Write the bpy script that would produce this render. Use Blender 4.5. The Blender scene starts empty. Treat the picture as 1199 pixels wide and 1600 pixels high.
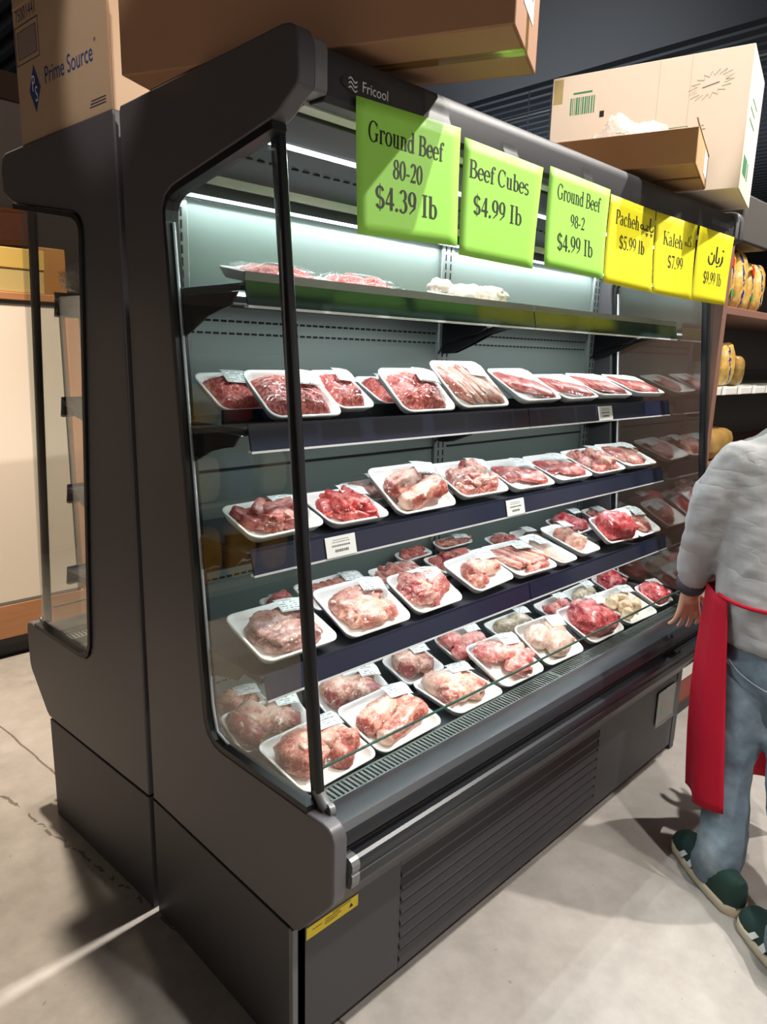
import bpy, bmesh, math, random
from mathutils import Vector, Matrix, noise

# ------------------------------------------------------------------ clear
for blk in (bpy.data.objects, bpy.data.meshes, bpy.data.materials):
    for it in list(blk):
        blk.remove(it)
SC = bpy.context.scene
COL = SC.collection
rad = math.radians

# ------------------------------------------------------------------ camera
cam_data = bpy.data.cameras.new('camera')
cam = bpy.data.objects.new('camera', cam_data)
COL.objects.link(cam)
yaw, pitch, roll = 0.787151123, 0.21738688, 0.0257044343
F_ = Vector((math.cos(yaw) * math.cos(pitch), math.sin(yaw) * math.cos(pitch), -math.sin(pitch)))
R_ = Vector((math.sin(yaw), -math.cos(yaw), 0))
U_ = R_.cross(F_)
R2 = math.cos(roll) * R_ + math.sin(roll) * U_
U2 = -math.sin(roll) * R_ + math.cos(roll) * U_
cam.matrix_world = Matrix(((R2.x, U2.x, -F_.x, -0.75148552), (R2.y, U2.y, -F_.y, -0.98691270),
                           (R2.z, U2.z, -F_.z, 1.49678120), (0, 0, 0, 1)))
cam_data.sensor_fit = 'VERTICAL'
cam_data.sensor_height = 36.0
cam_data.lens = 1106.8522 / 1600 * 36.0
cam_data.clip_start = 0.02
cam_data.clip_end = 100
SC.camera = cam

# ------------------------------------------------------------------ world, exposure
SC.view_settings.view_transform = 'Standard'
SC.view_settings.look = 'None'
SC.view_settings.gamma = 1.0
SC.view_settings.use_curve_mapping = False
SC.view_settings.exposure = 0.3
world = bpy.data.worlds.new('world')
SC.world = world
world.use_nodes = True
bg = world.node_tree.nodes['Background']
bg.inputs[0].default_value = (1.0, 0.93, 0.86, 1)
bg.inputs[1].default_value = 0.55


# ------------------------------------------------------------------ lamps of the shop, and added lights
def spot(name, loc, target, power, col, size=rad(60), blend=0.5, r=0.05):
    d = bpy.data.lights.new(name, 'SPOT')
    d.energy = power
    d.color = col
    d.spot_size = size
    d.spot_blend = blend
    d.shadow_soft_size = r
    o = bpy.data.objects.new(name, d)
    COL.objects.link(o)
    o.location = loc
    o.rotation_euler = (Vector(target) - Vector(loc)).to_track_quat('-Z', 'Y').to_euler()
    return o


def area(name, loc, target, power, col, sx, sy, spread=180, up='Y'):
    d = bpy.data.lights.new(name, 'AREA')
    d.shape = 'RECTANGLE'
    d.size = sx
    d.size_y = sy
    d.energy = power
    d.color = col
    d.spread = rad(spread)
    o = bpy.data.objects.new(name, d)
    COL.objects.link(o)
    o.location = loc
    o.rotation_euler = (Vector(target) - Vector(loc)).to_track_quat('-Z', up).to_euler()
    return o


WARM = (1.0, 0.86, 0.70)
NEUT = (1.0, 0.95, 0.89)
COOL = (0.86, 0.97, 1.0)
# track spots over the aisle in front of the case
spot('track_spot_sign', (1.47, -0.95, 3.7), (0.40, -0.10, 1.75), 230, NEUT, rad(56), 0.35, 0.025)
spot('track_spot_sign', (2.50, -0.95, 3.7), (1.40, -0.12, 1.40), 380, NEUT, rad(70), 0.35, 0.025)
spot('track_spot_floor', (0.55, -1.75, 3.7), (0.60, -1.20, 0.0), 225, NEUT, rad(58), 0.5, 0.05)
spot('track_spot_floor', (1.9, -1.9, 3.7), (1.80, -1.30, 0.0), 190, NEUT, rad(46), 0.5, 0.05)
# track spots over the aisle behind, and added lights
spot('track_spot_back', (0.13, 1.69, 3.7), (-0.5, 0.9, 0), 560, WARM, rad(95), 0.6, 0.04)
spot('added_gap_spot', (0.80, 0.612, 3.7), (-0.15, 0.606, 0.0), 900, NEUT, rad(30), 0.5, 0.05)  # added spot, throws the bright floor streak through the gap
spot('track_spot_wall', (0.3, 1.5, 3.7), (0.4, 2.6, 1.2), 240, WARM, rad(75), 0.8, 0.08)
spot('track_spot_bread', (2.6, -1.4, 3.7), (2.6, 0.2, 1.4), 110, NEUT, rad(50), 0.6, 0.08)
spot('track_spot_box', (0.35, -0.70, 3.7), (1.47, 0.16, 2.22), 185, NEUT, rad(20), 0.35, 0.03)
spot('track_spot_box', (-1.25, -0.10, 3.7), (0.07, 0.63, 2.16), 90, NEUT, rad(13), 0.4, 0.03)
area('added_ceiling_fill', (6.0, 3.2, 2.4), (6.0, 3.2, 4), 26, (.86, .93, 1.0), 2.5, 2.5)  # unseen area light added to brighten the ceiling
# LED tubes of the cold case
L = 1.9
T = 0.035
SHELF_Z = {'A': 1.352, 'B': 1.105, 'C': 0.851}
area('case_led_top', (L / 2, 0.2, 1.872), (L / 2, 0.20, 0.9), 6, COOL, 1.76, 0.02, 170)
area('case_led_wall', (L / 2, 0.455, 1.812), (L / 2, 0.472, 1.2), 3.2, COOL, 1.76, 0.008, 175)
for zz, pw in ((1.60, 3.6), (SHELF_Z['A'] - 0.02, 3.5), (SHELF_Z['B'] - 0.02, 3.7), (SHELF_Z['C'] - 0.02, 3.9)):
    area('case_led_shelf', (L / 2, 0.225, zz), (L / 2, 0.25, zz - 0.5), pw, COOL, 1.74, 0.012, 170)


# ------------------------------------------------------------------ tags
def tag(o, label=None, cat=None, group=None, kind=None):
    if label: o['label'] = label
    if cat: o['category'] = cat
    if group: o['group'] = group
    if kind: o['kind'] = kind
    return o


def empty(name, loc=(0, 0, 0), rot=(0, 0, 0), parent=None):
    o = bpy.data.objects.new(name, None)
    o.empty_display_size = 0.05
    COL.objects.link(o)
    o.location = loc
    o.rotation_euler = rot
    if parent: o.parent = parent
    return o


# ------------------------------------------------------------------ mesh collector
class MB:
    def __init__(s):
        s.v = []; s.f = []; s.t = []; s.uv = None

    def add(s, vs, fs, tone=None):
        b = len(s.v)
        s.v += [tuple(p) for p in vs]
        s.f += [tuple(i + b for i in f) for f in fs]
        if tone is None: tone = [0.0] * len(vs)
        s.t += tone
        return s

    def box(s, x0, x1, y0, y1, z0, z1, M=None):
        vs = [Vector(p) for p in ((x0, y0, z0), (x1, y0, z0), (x1, y1, z0), (x0, y1, z0),
                                  (x0, y0, z1), (x1, y0, z1), (x1, y1, z1), (x0, y1, z1))]
        if M: vs = [M @ p for p in vs]
        return s.add(vs, [(3, 2, 1, 0), (4, 5, 6, 7), (0, 1, 5, 4), (1, 2, 6, 5), (2, 3, 7, 6), (3, 0, 4, 7)])

    def prism(s, poly, a, b, axis='x', M=None):
        """poly: list of 2D points counter-clockwise seen from +axis; axis x: (y,z), y: (x,z), z: (x,y)"""
        n = len(poly)

        def P(p, h):
            if axis == 'x': q = Vector((h, p[0], p[1]))
            elif axis == 'y': q = Vector((p[0], h, p[1]))
            else: q = Vector((p[0], p[1], h))
            return M @ q if M else q
        vs = [P(p, a) for p in poly] + [P(p, b) for p in poly]
        fs = [tuple(range(n - 1, -1, -1)), tuple(range(n, 2 * n))]
        fs += [(i, (i + 1) % n, (i + 1) % n + n, i + n) for i in range(n)]
        return s.add(vs, fs)

    def loft(s, rings, cap0=True, cap1=True, tone=None):
        n = len(rings[0])
        vs = [p for r in rings for p in r]
        fs = []
        for k in range(len(rings) - 1):
            for i in range(n):
                j = (i + 1) % n
                fs.append((k * n + i, k * n + j, (k + 1) * n + j, (k + 1) * n + i))
        if cap0: fs.append(tuple(range(n - 1, -1, -1)))
        if cap1: fs.append(tuple(range((len(rings) - 1) * n, len(rings) * n)))
        return s.add(vs, fs, tone)

    def tube(s, pts, r, n=10, closed=False):
        pts = [Vector(p) for p in pts]
        m = len(pts)
        rr = r if isinstance(r, (list, tuple)) else [r] * m
        rings = []
        prev = None
        for i, p in enumerate(pts):
            a = pts[(i - 1) % m] if (closed or i > 0) else p
            b = pts[(i + 1) % m] if (closed or i < m - 1) else p
            d = (b - a).normalized()
            if prev is None:
                u = d.orthogonal().normalized()
            else:
                u = (prev - d * prev.dot(d)).normalized()
            prev = u
            w = d.cross(u)
            rings.append([p + rr[i] * (math.cos(2 * math.pi * k / n) * u + math.sin(2 * math.pi * k / n) * w) for k in range(n)])
        if closed:
            rings.append(rings[0])
            return s.loft(rings, False, False)
        return s.loft(rings)

    def grid(s, fn, nu, nv, tone=None):
        vs = [Vector(fn(i / nu, j / nv)) for j in range(nv + 1) for i in range(nu + 1)]
        fs = [(j * (nu + 1) + i, j * (nu + 1) + i + 1, (j + 1) * (nu + 1) + i + 1, (j + 1) * (nu + 1) + i) for j in range(nv) for i in range(nu)]
        return s.add(vs, fs, tone)

    def build(s, name, mat, parent=None, smooth=False, bevel=0, loc=None, rot=None, solid=0, auto=None, seg=2):
        me = bpy.data.meshes.new(name)
        me.from_pydata(s.v, [], s.f)
        bm = bmesh.new(); bm.from_mesh(me)
        if not solid: bmesh.ops.recalc_face_normals(bm, faces=bm.faces)
        bm.to_mesh(me); bm.free()
        if any(s.t):
            at = me.attributes.new('tone', 'FLOAT', 'POINT')
            at.data.foreach_set('value', s.t)
        if s.uv:
            ul = me.uv_layers.new(name='UVMap')
            for lp in me.loops: ul.data[lp.index].uv = s.uv[lp.vertex_index]
        me.materials.append(mat)
        if smooth:
            for p in me.polygons: p.use_smooth = True
            if auto: me.set_sharp_from_angle(angle=rad(auto))
        o = bpy.data.objects.new(name, me)
        COL.objects.link(o)
        if parent: o.parent = parent
        if loc: o.location = loc
        if rot: o.rotation_euler = rot
        if solid:
            m = o.modifiers.new('solid', 'SOLIDIFY'); m.thickness = solid; m.offset = 0
        if bevel:
            m = o.modifiers.new('bevel', 'BEVEL'); m.width = bevel; m.segments = seg; m.limit_method = 'ANGLE'; m.angle_limit = rad(35)
            m.harden_normals = False
            for p in me.polygons: p.use_smooth = True
            me.set_sharp_from_angle(angle=rad(35))
        return o


def rrect(w, d, r, n=6, cx=0, cy=0):
    """rounded rectangle, counter-clockwise"""
    out = []
    r = min(r, w / 2 - 1e-4, d / 2 - 1e-4)
    for sx, sy, a0 in ((1, 1, 0), (-1, 1, 90), (-1, -1, 180), (1, -1, 270)):
        for k in range(n + 1):
            a = rad(a0 + 90 * k / n)
            out.append((cx + sx * (w / 2 - r) + r * math.cos(a), cy + sy * (d / 2 - r) + r * math.sin(a)))
    return out


def text_mb(txt, size, M, mb=None, spacing=1.0, scale_x=1.0, shear=0.0):
    """plain sans lettering as flat mesh; M maps text plane (x right, y up) to the surface"""
    cu = bpy.data.curves.new('t', 'FONT')
    cu.body = txt; cu.size = size; cu.align_x = 'CENTER'; cu.align_y = 'CENTER'
    cu.space_character = spacing; cu.resolution_u = 4
    o = bpy.data.objects.new('t', cu)
    COL.objects.link(o)
    bpy.context.view_layer.update()
    me = o.to_mesh()
    mb = mb or MB()
    mb.add([M @ Vector((v.co.x * scale_x + shear * v.co.y, v.co.y, 0)) for v in me.vertices], [tuple(p.vertices) for p in me.polygons])
    o.to_mesh_clear()
    bpy.data.objects.remove(o); bpy.data.curves.remove(cu)
    return mb


# ------------------------------------------------------------------ materials
def lin(h):
    if isinstance(h, str):
        h = h.lstrip('#')
        c = [int(h[i:i + 2], 16) / 255 for i in (0, 2, 4)]
        return tuple(x / 12.92 if x <= 0.04045 else ((x + 0.055) / 1.055) ** 2.4 for x in c) + (1,)
    return tuple(h) + (1,)


class NT:
    def __init__(s, name):
        s.m = bpy.data.materials.new(name); s.m.use_nodes = True
        s.t = s.m.node_tree; s.n = s.t.nodes; s.l = s.t.links
        s.p = s.n['Principled BSDF']; s.out = s.n['Material Output']

    def new(s, typ, **kw):
        nd = s.n.new(typ)
        for k, v in kw.items(): setattr(nd, k, v)
        return nd

    def link(s, a, b): s.l.new(a, b)

    def math(s, op, a, b=None, c=None):
        nd = s.new('ShaderNodeMath', operation=op)
        for i, x in enumerate((a, b, c)):
            if x is None: continue
            if isinstance(x, (int, float)): nd.inputs[i].default_value = x
            else: s.link(x, nd.inputs[i])
        return nd.outputs[0]

    def noise(s, scale, detail=3, rough=0.5, coord='Object', stretch=None):
        tc = s.new('ShaderNodeTexCoord')
        nz = s.new('ShaderNodeTexNoise')
        nz.inputs['Scale'].default_value = scale; nz.inputs['Detail'].default_value = detail; nz.inputs['Roughness'].default_value = rough
        src = tc.outputs[coord]
        if stretch:
            mp = s.new('ShaderNodeMapping'); mp.inputs['Scale'].default_value = stretch
            s.link(src, mp.inputs[0]); src = mp.outputs[0]
        s.link(src, nz.inputs[0])
        return nz.outputs[0]

    def ramp(s, fac, stops, interp='LINEAR'):
        r = s.new('ShaderNodeValToRGB')
        r.color_ramp.interpolation = interp
        el = r.color_ramp.elements
        while len(el) < len(stops): el.new(0.5)
        for e, (p, c) in zip(el, stops):
            e.position = p; e.color = c
        s.link(fac, r.inputs[0])
        return r.outputs[0]

    def bump(s, h, strength=0.3, dist=0.002):
        b = s.new('ShaderNodeBump'); b.inputs['Strength'].default_value = strength; b.inputs['Distance'].default_value = dist
        s.link(h, b.inputs['Height']); s.link(b.outputs[0], s.p.inputs['Normal'])
        return b


def mat(name, col, rough=0.5, metal=0.0, spec=0.5, var=None, bump=None, coat=0.0, emit=None, stretch=None):
    k = NT(name)
    c = lin(col)
    k.p.inputs['Base Color'].default_value = c
    k.p.inputs['Roughness'].default_value = rough
    k.p.inputs['Metallic'].default_value = metal
    k.p.inputs['Specular IOR Level'].default_value = spec
    k.p.inputs['Coat Weight'].default_value = coat
    if var:
        sc, amt = var
        nz = k.noise(sc, 4, 0.6, stretch=stretch)
        k.link(k.ramp(nz, [(0.25, tuple(x * (1 - amt) for x in c[:3]) + (1,)), (0.75, tuple(min(1, x * (1 + amt)) for x in c[:3]) + (1,))]), k.p.inputs['Base Color'])
    if bump:
        sc, st, ds = bump
        k.bump(k.noise(sc, 4, 0.6, stretch=stretch), st, ds)
    if emit:
        k.p.inputs['Emission Color'].default_value = lin(emit[0]); k.p.inputs['Emission Strength'].default_value = emit[1]
    return k.m


def glass_mat(name, tint=(1, 1, 1), base=0.05, edge=0.6, rough=0.0, power=4.0, bumpn=None):
    """thin pane: lets light through, mirrors by angle"""
    k = NT(name)
    k.n.remove(k.p)
    tr = k.new('ShaderNodeBsdfTransparent'); tr.inputs[0].default_value = tuple(tint) + (1,)
    gl = k.new('ShaderNodeBsdfGlossy'); gl.inputs['Roughness'].default_value = rough
    lw = k.new('ShaderNodeLayerWeight'); lw.inputs[0].default_value = 0.5
    f = k.math('POWER', lw.outputs['Facing'], power)
    f = k.math('MULTIPLY_ADD', f, edge, base)
    mx = k.new('ShaderNodeMixShader')
    k.link(f, mx.inputs[0]); k.link(tr.outputs[0], mx.inputs[1]); k.link(gl.outputs[0], mx.inputs[2])
    k.link(mx.outputs[0], k.out.inputs[0])
    if bumpn:
        b = k.new('ShaderNodeBump'); b.inputs['Strength'].default_value = bumpn[1]; b.inputs['Distance'].default_value = bumpn[2]
        k.link(k.noise(bumpn[0], 2, 0.5), b.inputs['Height']); k.link(b.outputs[0], gl.inputs['Normal']); k.link(b.outputs[0], lw.inputs['Normal'])
    return k.m


m_case = mat('charcoal_powder_coat', '#545154', 0.42, 0.0, 0.45, bump=(900, 0.06, 0.0004))
m_case_lo = mat('charcoal_lower_panel', '#434143', 0.5, 0.0, 0.4, bump=(900, 0.06, 0.0004))
m_trim = mat('grey_plastic_trim', '#6A6B6C', 0.35, 0.0, 0.5)
m_bump = mat('dark_satin_bumper', '#1E2024', 0.36, 0.0, 0.4)
m_black = mat('black_gasket', '#101113', 0.45)
m_post = mat('black_mullion', '#1C1D20', 0.3, 0.3, 0.5)
m_liner = mat('grey_green_liner', '#7A8581', 0.34, 0.2, 0.5)
m_upright = mat('slotted_upright_grey', '#7C8380', 0.36, 0.3, 0.5)
m_dark = mat('slot_dark', '#08090A', 0.8)
m_shelf = mat('dark_shelf_metal', '#35383C', 0.4, 0.3, 0.5)
m_rail = mat('navy_price_rail', '#20253A', 0.24, 0.0, 0.5)
m_railtop = mat('glossy_top_rail', '#2C3B3A', 0.12, 0.0, 0.5)
m_alu = mat('pale_aluminium', '#E4E6E8', 0.3, 0.2, 0.5)  # aluminium, lightened to carry the LED glow along the rail edges
m_lip = mat('shelf_lip_grey', '#8C8E8A', 0.3, 0.5, 0.5)
m_white = mat('white_plastic', '#E9ECEA', 0.4)
m_led = mat('led_tube_lit', '#FFFFFF', 0.4, emit=('#EAF8FF', 3.0))
m_lens = mat('white_air_honeycomb', '#C9CFC4', 0.5)
m_glass = glass_mat('end_glass', (0.96, 0.985, 0.97), 0.05, 0.75, 0.0, 3.0)
m_glass_far = glass_mat('far_end_glass', (0.96, 0.985, 0.97), 0.12, 0.75, 0.0, 3.0)
m_lipglass = glass_mat('lip_glass', (0.96, 0.985, 0.97), 0.03, 0.5, 0.0, 4.0)
m_gedge = mat('green_glass_edge', '#2A4A40', 0.12, 0.0, 0.6)
m_grille = mat('grey_air_grille', '#6B7472', 0.35, 0.3, 0.5)
m_sticker = mat('yellow_sticker', '#F0D400', 0.4)
m_ink = mat('black_ink', '#15140F', 0.7)
m_foam = mat('white_foam', '#F4F4F0', 0.55, spec=0.4, bump=(700, 0.12, 0.0006))

# ================================================================== SETTING
kf = NT('polished_concrete')
n1 = kf.noise(0.9, 6, 0.62)
n2 = kf.noise(9, 5, 0.7)
n3 = kf.noise(120, 3, 0.6)
mixv = kf.math('MULTIPLY_ADD', n2, 0.35, kf.math('MULTIPLY', n1, 0.65))
colf = kf.ramp(mixv, [(0.30, lin('#807A73')), (0.52, lin('#A19B94')), (0.75, lin('#BAB5AE'))])
tcf = kf.new('ShaderNodeTexCoord'); sepf = kf.new('ShaderNodeSeparateXYZ'); kf.link(tcf.outputs['Object'], sepf.inputs[0])


def crack(x0, slope, wob, wid, sc):
    nz = kf.noise(sc, 3, 0.6)
    f = kf.math('SUBTRACT', sepf.outputs[0], kf.math('MULTIPLY_ADD', sepf.outputs[1], slope, x0))
    f = kf.math('ADD', f, kf.math('MULTIPLY', kf.math('SUBTRACT', nz, 0.5), wob))
    return kf.math('LESS_THAN', kf.math('ABSOLUTE', f), wid)


c1 = crack(0.145, -0.075, 0.02, 0.004, 9)
c2 = crack(0.085, -0.158, 0.05, 0.005, 12)
gate2 = kf.math('GREATER_THAN', kf.noise(14, 3, 0.7), 0.47)
cm = kf.math('MAXIMUM', c1, kf.math('MULTIPLY', c2, gate2))
speck = kf.math('GREATER_THAN', kf.noise(38, 2, 0.5), 0.74)
cm = kf.math('MAXIMUM', cm, kf.math('MULTIPLY', speck, 0.45))
mxf = kf.new('ShaderNodeMixRGB'); mxf.inputs[2].default_value = lin('#4A4038')
kf.link(kf.math('MULTIPLY', cm, 0.75), mxf.inputs[0]); kf.link(colf, mxf.inputs[1]); kf.link(mxf.outputs[0], kf.p.inputs['Base Color'])
kf.link(kf.math('MULTIPLY_ADD', n2, 0.35, 0.22), kf.p.inputs['Roughness'])
kf.bump(n3, 0.08, 0.001)
m_floor = kf.m
tag(MB().box(-6, 12, -6, 9, -0.1, 0).build('floor', m_floor), kind='structure')

m_ceil = mat('dark_ceiling_deck', '#4E545C', 0.6, 0.1)
mb = MB()
prof = []
pitch_c = 0.15
x = -6.0
while x < 12.0:
    prof += [(x, 3.8), (x + 0.05, 3.8), (x + 0.075, 3.86), (x + 0.125, 3.86)]
    x += pitch_c
prof += [(12.0, 3.8), (12.0, 3.95), (-6.0, 3.95)]
mb.prism([(p[0], p[1]) for p in prof[::-1]], -6, 9, 'y')
tag(mb.build('ceiling', m_ceil), kind='structure')
m_wall = mat('warm_grey_wall', '#9C9088', 0.8, var=(1.2, 0.06))
tag(MB().box(-6, 3.6, 4.2, 4.3, 0, 3.0).build('wall_back', m_wall), kind='structure')
tag(MB().box(-4.1, -4, -3.0, 4.2, 0, 3.8).build('wall_left', m_wall), kind='structure')
m_beam = mat('brown_wall_band', '#5A4234', 0.7)
tag(MB().box(-6, 3.6, 4.16, 4.3, 3.0, 3.16).build('trim_1', m_beam), kind='structure')
m_darkwall = mat('dark_far_wall', '#26292E', 0.8)
tag(MB().box(-6, 12, 8.9, 9.0, 0, 3.8).build('wall_far', m_darkwall), kind='structure')
tag(MB().box(11.9, 12, -6, 8.9, 0, 3.8).build('wall_right', m_darkwall), kind='structure')

m_duct = mat('dark_duct_sheet', '#52565E', 0.5, 0.1)
o = MB().box(3.0, 4.38, -5.5, 8.5, 3.60, 3.79).build('ceiling_duct', m_duct, bevel=0.02)
tag(o, 'wide dark air duct hung along the ceiling above the corrugated deck', 'duct')
m_pipe = mat('pale_conduit', '#A9ADB0', 0.4, 0.5)
o = MB().tube([(5.3, -5.5, 3.74), (5.3, 8.5, 3.74)], 0.014, 8).build('ceiling_conduit', m_pipe, smooth=True)
tag(o, 'thin pale conduit pipe running under the dark corrugated ceiling', 'pipe')
for k, (cx, cy) in enumerate(((4.95, 3.05), (5.1, 2.92))):
    mb = MB()
    for i in range(34):
        z = 3.78 - i * 0.035
        ring = [(cx + (0.008 * math.cos(a) if i % 2 else 0), cy + (0 if i % 2 else 0.008 * math.cos(a)), z + 0.021 * math.sin(a)) for a in [j * math.pi / 4 for j in range(8)]]
        mb.tube(ring, 0.003, 4, closed=True)
    o = mb.build('hanging_chain', m_pipe)
    tag(o, ['thin steel chain hanging below the big overhanging brown box, first of the pair', 'thin steel chain hanging beside its twin, nearer the white corrugated box'][k], 'chain', 'ceiling chains')
mb = MB()
for (a, b) in (((4.62, 3.5, 3.79), (4.62, 3.5, 3.2)), ((4.62, 3.5, 3.35), (4.45, 3.5, 3.6)), ((4.45, 3.5, 3.79), (4.45, 3.5, 3.2)), ((4.45, 3.5, 3.35), (4.62, 3.5, 3.6)), ((4.45, 3.5, 3.22), (4.62, 3.5, 3.22))):
    mb.tube([a, b], 0.012, 6)
tag(mb.build('ceiling_truss', m_pipe), 'small pale steel truss hanger showing under the overhanging brown box', 'truss')


# ================================================================== REFRIGERATED CASE
def end_outline():
    return [(.597, .346), (.597, 1.985), (.592, 2.0), (.02, 2.0), (.003, 1.997), (-.010, 1.990), (-.018, 1.978), (-.022, 1.962), (-.023, 1.918), (-.019, 1.905),
            (.014, 1.886), (.028, 1.877), (.045, 1.870),
            (.340, 1.821), (.385, 1.813), (.412, 1.800), (.426, 1.778), (.427, 1.752),
            (.329, .722), (.324, .685), (.310, .655), (.285, .638), (.255, .633),
            (-.047, .638), (-.090, .640), (-.107, .637), (-.119, .628), (-.1245, .612), (-.125, .505), (-.1225, .485), (-.114, .468), (-.022, .358), (-.006, .346)][::-1]


def inner_outline():
    """window opening edge from canopy to bumper"""
    return [(.05, 1.868), (.340, 1.820), (.385, 1.812), (.412, 1.799), (.426, 1.777), (.427, 1.752), (.329, .722), (.324, .685), (.310, .655), (.285, .638), (.255, .633), (-.045, .638)]


def make_case():
    root = empty('refrigerated_display_case')
    lit = []                                                     # parts only the lit case has
    for s in (0, 1):
        x0, x1 = (0, T) if s == 0 else (L - T, L)
        e = MB().prism(end_outline(), x0, x1).build('end_panel', m_case, root, bevel=0.004)
        xo0, xo1 = (-0.0005, T) if s == 0 else (L - T, L + 0.0005)
        MB().prism([(.0, .0), (.0, .341), (.597, .341), (.597, .0)][::-1], xo0, xo1).build('lower_end_panel', m_case_lo, root, bevel=0.002)
        # rubber frame in the opening, and pane
        gx = 0.012 if s == 0 else L - 0.012
        io = inner_outline()
        mb = MB()
        for i in range(len(io) - 1):
            a, b = Vector((0, *io[i])), Vector((0, *io[i + 1]))
            d = (b - a).normalized(); nrm = Vector((0, -d.z, d.y))
            cen = Vector((0, .18, 1.25))
            if (cen - a).dot(nrm) < 0: nrm = -nrm
            w = 0.013
            vs = []
            for xx in (gx - 0.011, gx + 0.018):
                vs += [a + Vector((xx, 0, 0)), b + Vector((xx, 0, 0)), b + nrm * w + Vector((xx, 0, 0)), a + nrm * w + Vector((xx, 0, 0))]
            mb.add(vs, [(0, 1, 2, 3), (7, 6, 5, 4), (0, 4, 5, 1), (1, 5, 6, 2), (2, 6, 7, 3), (3, 7, 4, 0)])
        mb.build('window_gasket', m_black, root)
        mb = MB()
        pl = [(.426 - .013, 1.75), (.329 - .013, .722), (.30, .66), (.255, .648)]
        mb.tube([(gx + (0.004 if s == 0 else -0.004), p[0] - .004, p[1]) for p in pl], 0.0035, 6)
        mb.build('window_bead', m_alu, root, smooth=True)
        pane = [(.055, 1.866)] + io[1:-1] + [(-.030, .639)]
        g = MB().prism(pane, gx - 0.002, gx + 0.002).build('end_glass', m_glass if s == 0 else m_glass_far, root)
        # front mullion with foot
        px = 0.033 if s == 0 else L - 0.033
        mb = MB()
        rings = []
        for (y, z) in ((-.040, .650), (.078, 1.872)):
            rings.append([(px + p[0], y + p[1], z) for p in rrect(.020, .028, .008, 3)])
        mb.loft(rings)
        po = mb.build('front_mullion', m_post, root, smooth=True, auto=40)
        mb = MB()
        mb.tube([(px, -.036, .672), (px + .001, -.055, .650), (px + .001, -.068, .643)], [.012, .013, .012], 12)
        mb.tube([(px - .004, -.072, .644), (px + .008, -.074, .643)], .013, 14)
        mb.build('mullion_foot', m_trim, po, smooth=True, auto=40)
        MB().tube([(px + .0075, -.074, .643), (px + .0088, -.0742, .643)], .006, 12).build('socket_hole', m_dark, po)
        # slim canopy end trim
        c0, c1 = (T, T + .028) if s == 0 else (L - T - .028, L - T)
        MB().prism([(.03, 1.905), (-.014, 1.905), (-.018, 1.912), (-.018, 1.968), (-.013, 1.982), (.0, 1.989), (.03, 1.989)][::-1], c0, c1).build('canopy_end_trim', m_trim, root, bevel=0.002)
    xa, xb = T, L - T
    # canopy
    can = [(.594, 1.90), (.594, 1.984), (.012, 1.984), (-.002, 1.980), (-.010, 1.970), (-.0125, 1.955), (-.0125, 1.905), (-.006, 1.898), (.030, 1.900), (.033, 1.908),
           (.066, 1.906), (.070, 1.893), (.190, 1.884), (.196, 1.889), (.206, 1.889), (.212, 1.882), (.445, 1.866), (.47, 1.866), (.47, 1.90)][::-1]
    cn = MB().prism(can, xa + .028, xb - .028).build('canopy', mat('charcoal_canopy', '#303033', .5, spec=.35), root, bevel=0.002)
    MB().box(xa + .02, xb - .02, .033, .065, 1.898, 1.906).build('air_honeycomb', m_lens, root)
    mb = MB()
    for i in range(60):
        xx = .12 + i * .029
        mb.box(xx, xx + .015, .30, .305, 1.873, 1.8768)
    mb.build('canopy_vent', m_dark, cn)
    led = MB().box(xa + .03, xb - .03, .197, .205, 1.879, 1.886).build('led_tube', m_led, root); lit.append(led)
    # back liner panels, bands and perforations
    bp = MB().box(xa, xb, .486, .594, .56, 1.90).build('back_panel', m_liner, root)
    MB().box(xa, xb, .448, .486, 1.822, 1.846).build('top_wall_bar', m_black, bp)
    led = MB().box(xa + .01, xb - .01, .446, .458, 1.8165, 1.8215).build('wall_led_tube', m_led, root); lit.append(led)
    MB().box(xa, xb, .445, .486, 1.847, 1.87).build('painted_light_band', m_white, bp)  # white strip standing in for the canopy light on the wall
    mb = MB()
    for zz in (1.597, 1.215, .97):
        mb.box(xa, xb, .480, .4865, zz, zz + .006)
    mb.build('panel_joint', m_dark, bp)
    mb = MB()
    for zz in (1.566, 1.538, .975, .948, .70, .672):
        xx = .085
        while xx < 1.80:
            if not (.905 < xx < 1.0):
                mb.box(xx, xx + .0145, .4845, .487, zz - .0025, zz + .0025)
            xx += .021
    mb.build('perforations', m_dark, bp)['kind'] = 'stuff'
    for xx in (.058, .952, 1.842):
        u = MB().box(xx - .028, xx + .028, .474, .487, .60, 1.866).build('slotted_upright', m_upright, root, bevel=0.002)
        mb = MB()
        for i in range(48):
            z = .63 + i * .0255
            for dx in (-.011, .011):
                mb.box(xx + dx - .0022, xx + dx + .0022, .4728, .4745, z, z + .018)
        mb.build('upright_slots', m_dark, u)
    # tank, inner deck and grille
    MB().prism([(-.095, .505), (-.095, .565), (.43, .565), (.486, .62), (.486, .505)][::-1], xa, xb).build('lower_tank', m_liner, root)
    MB().box(xa + .002, xb - .002, .05, .46, .570, .582).build('bottom_deck', m_shelf, root, bevel=0.002)
    gr = MB()
    gr.box(xa, xb, .033, .038, .592, .6005); gr.box(xa, xb, -.013, -.007, .592, .601)
    xx = xa
    while xx < xb:
        w = .0062 if not (.949 < xx < .9601) else .012
        gr.box(xx, min(xx + w, xb), -.008, .034, .594, .600)
        xx += .0125
    gr.build('air_grille', m_grille, root)
    MB().box(xa, xb, -.012, .040, .5655, .570).build('grille_well', m_dark, root)
    lip = MB().box(xa + .012, xb - .012, -.023, -.019, .600, .697).build('front_glass_lip', m_lipglass, root)
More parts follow.
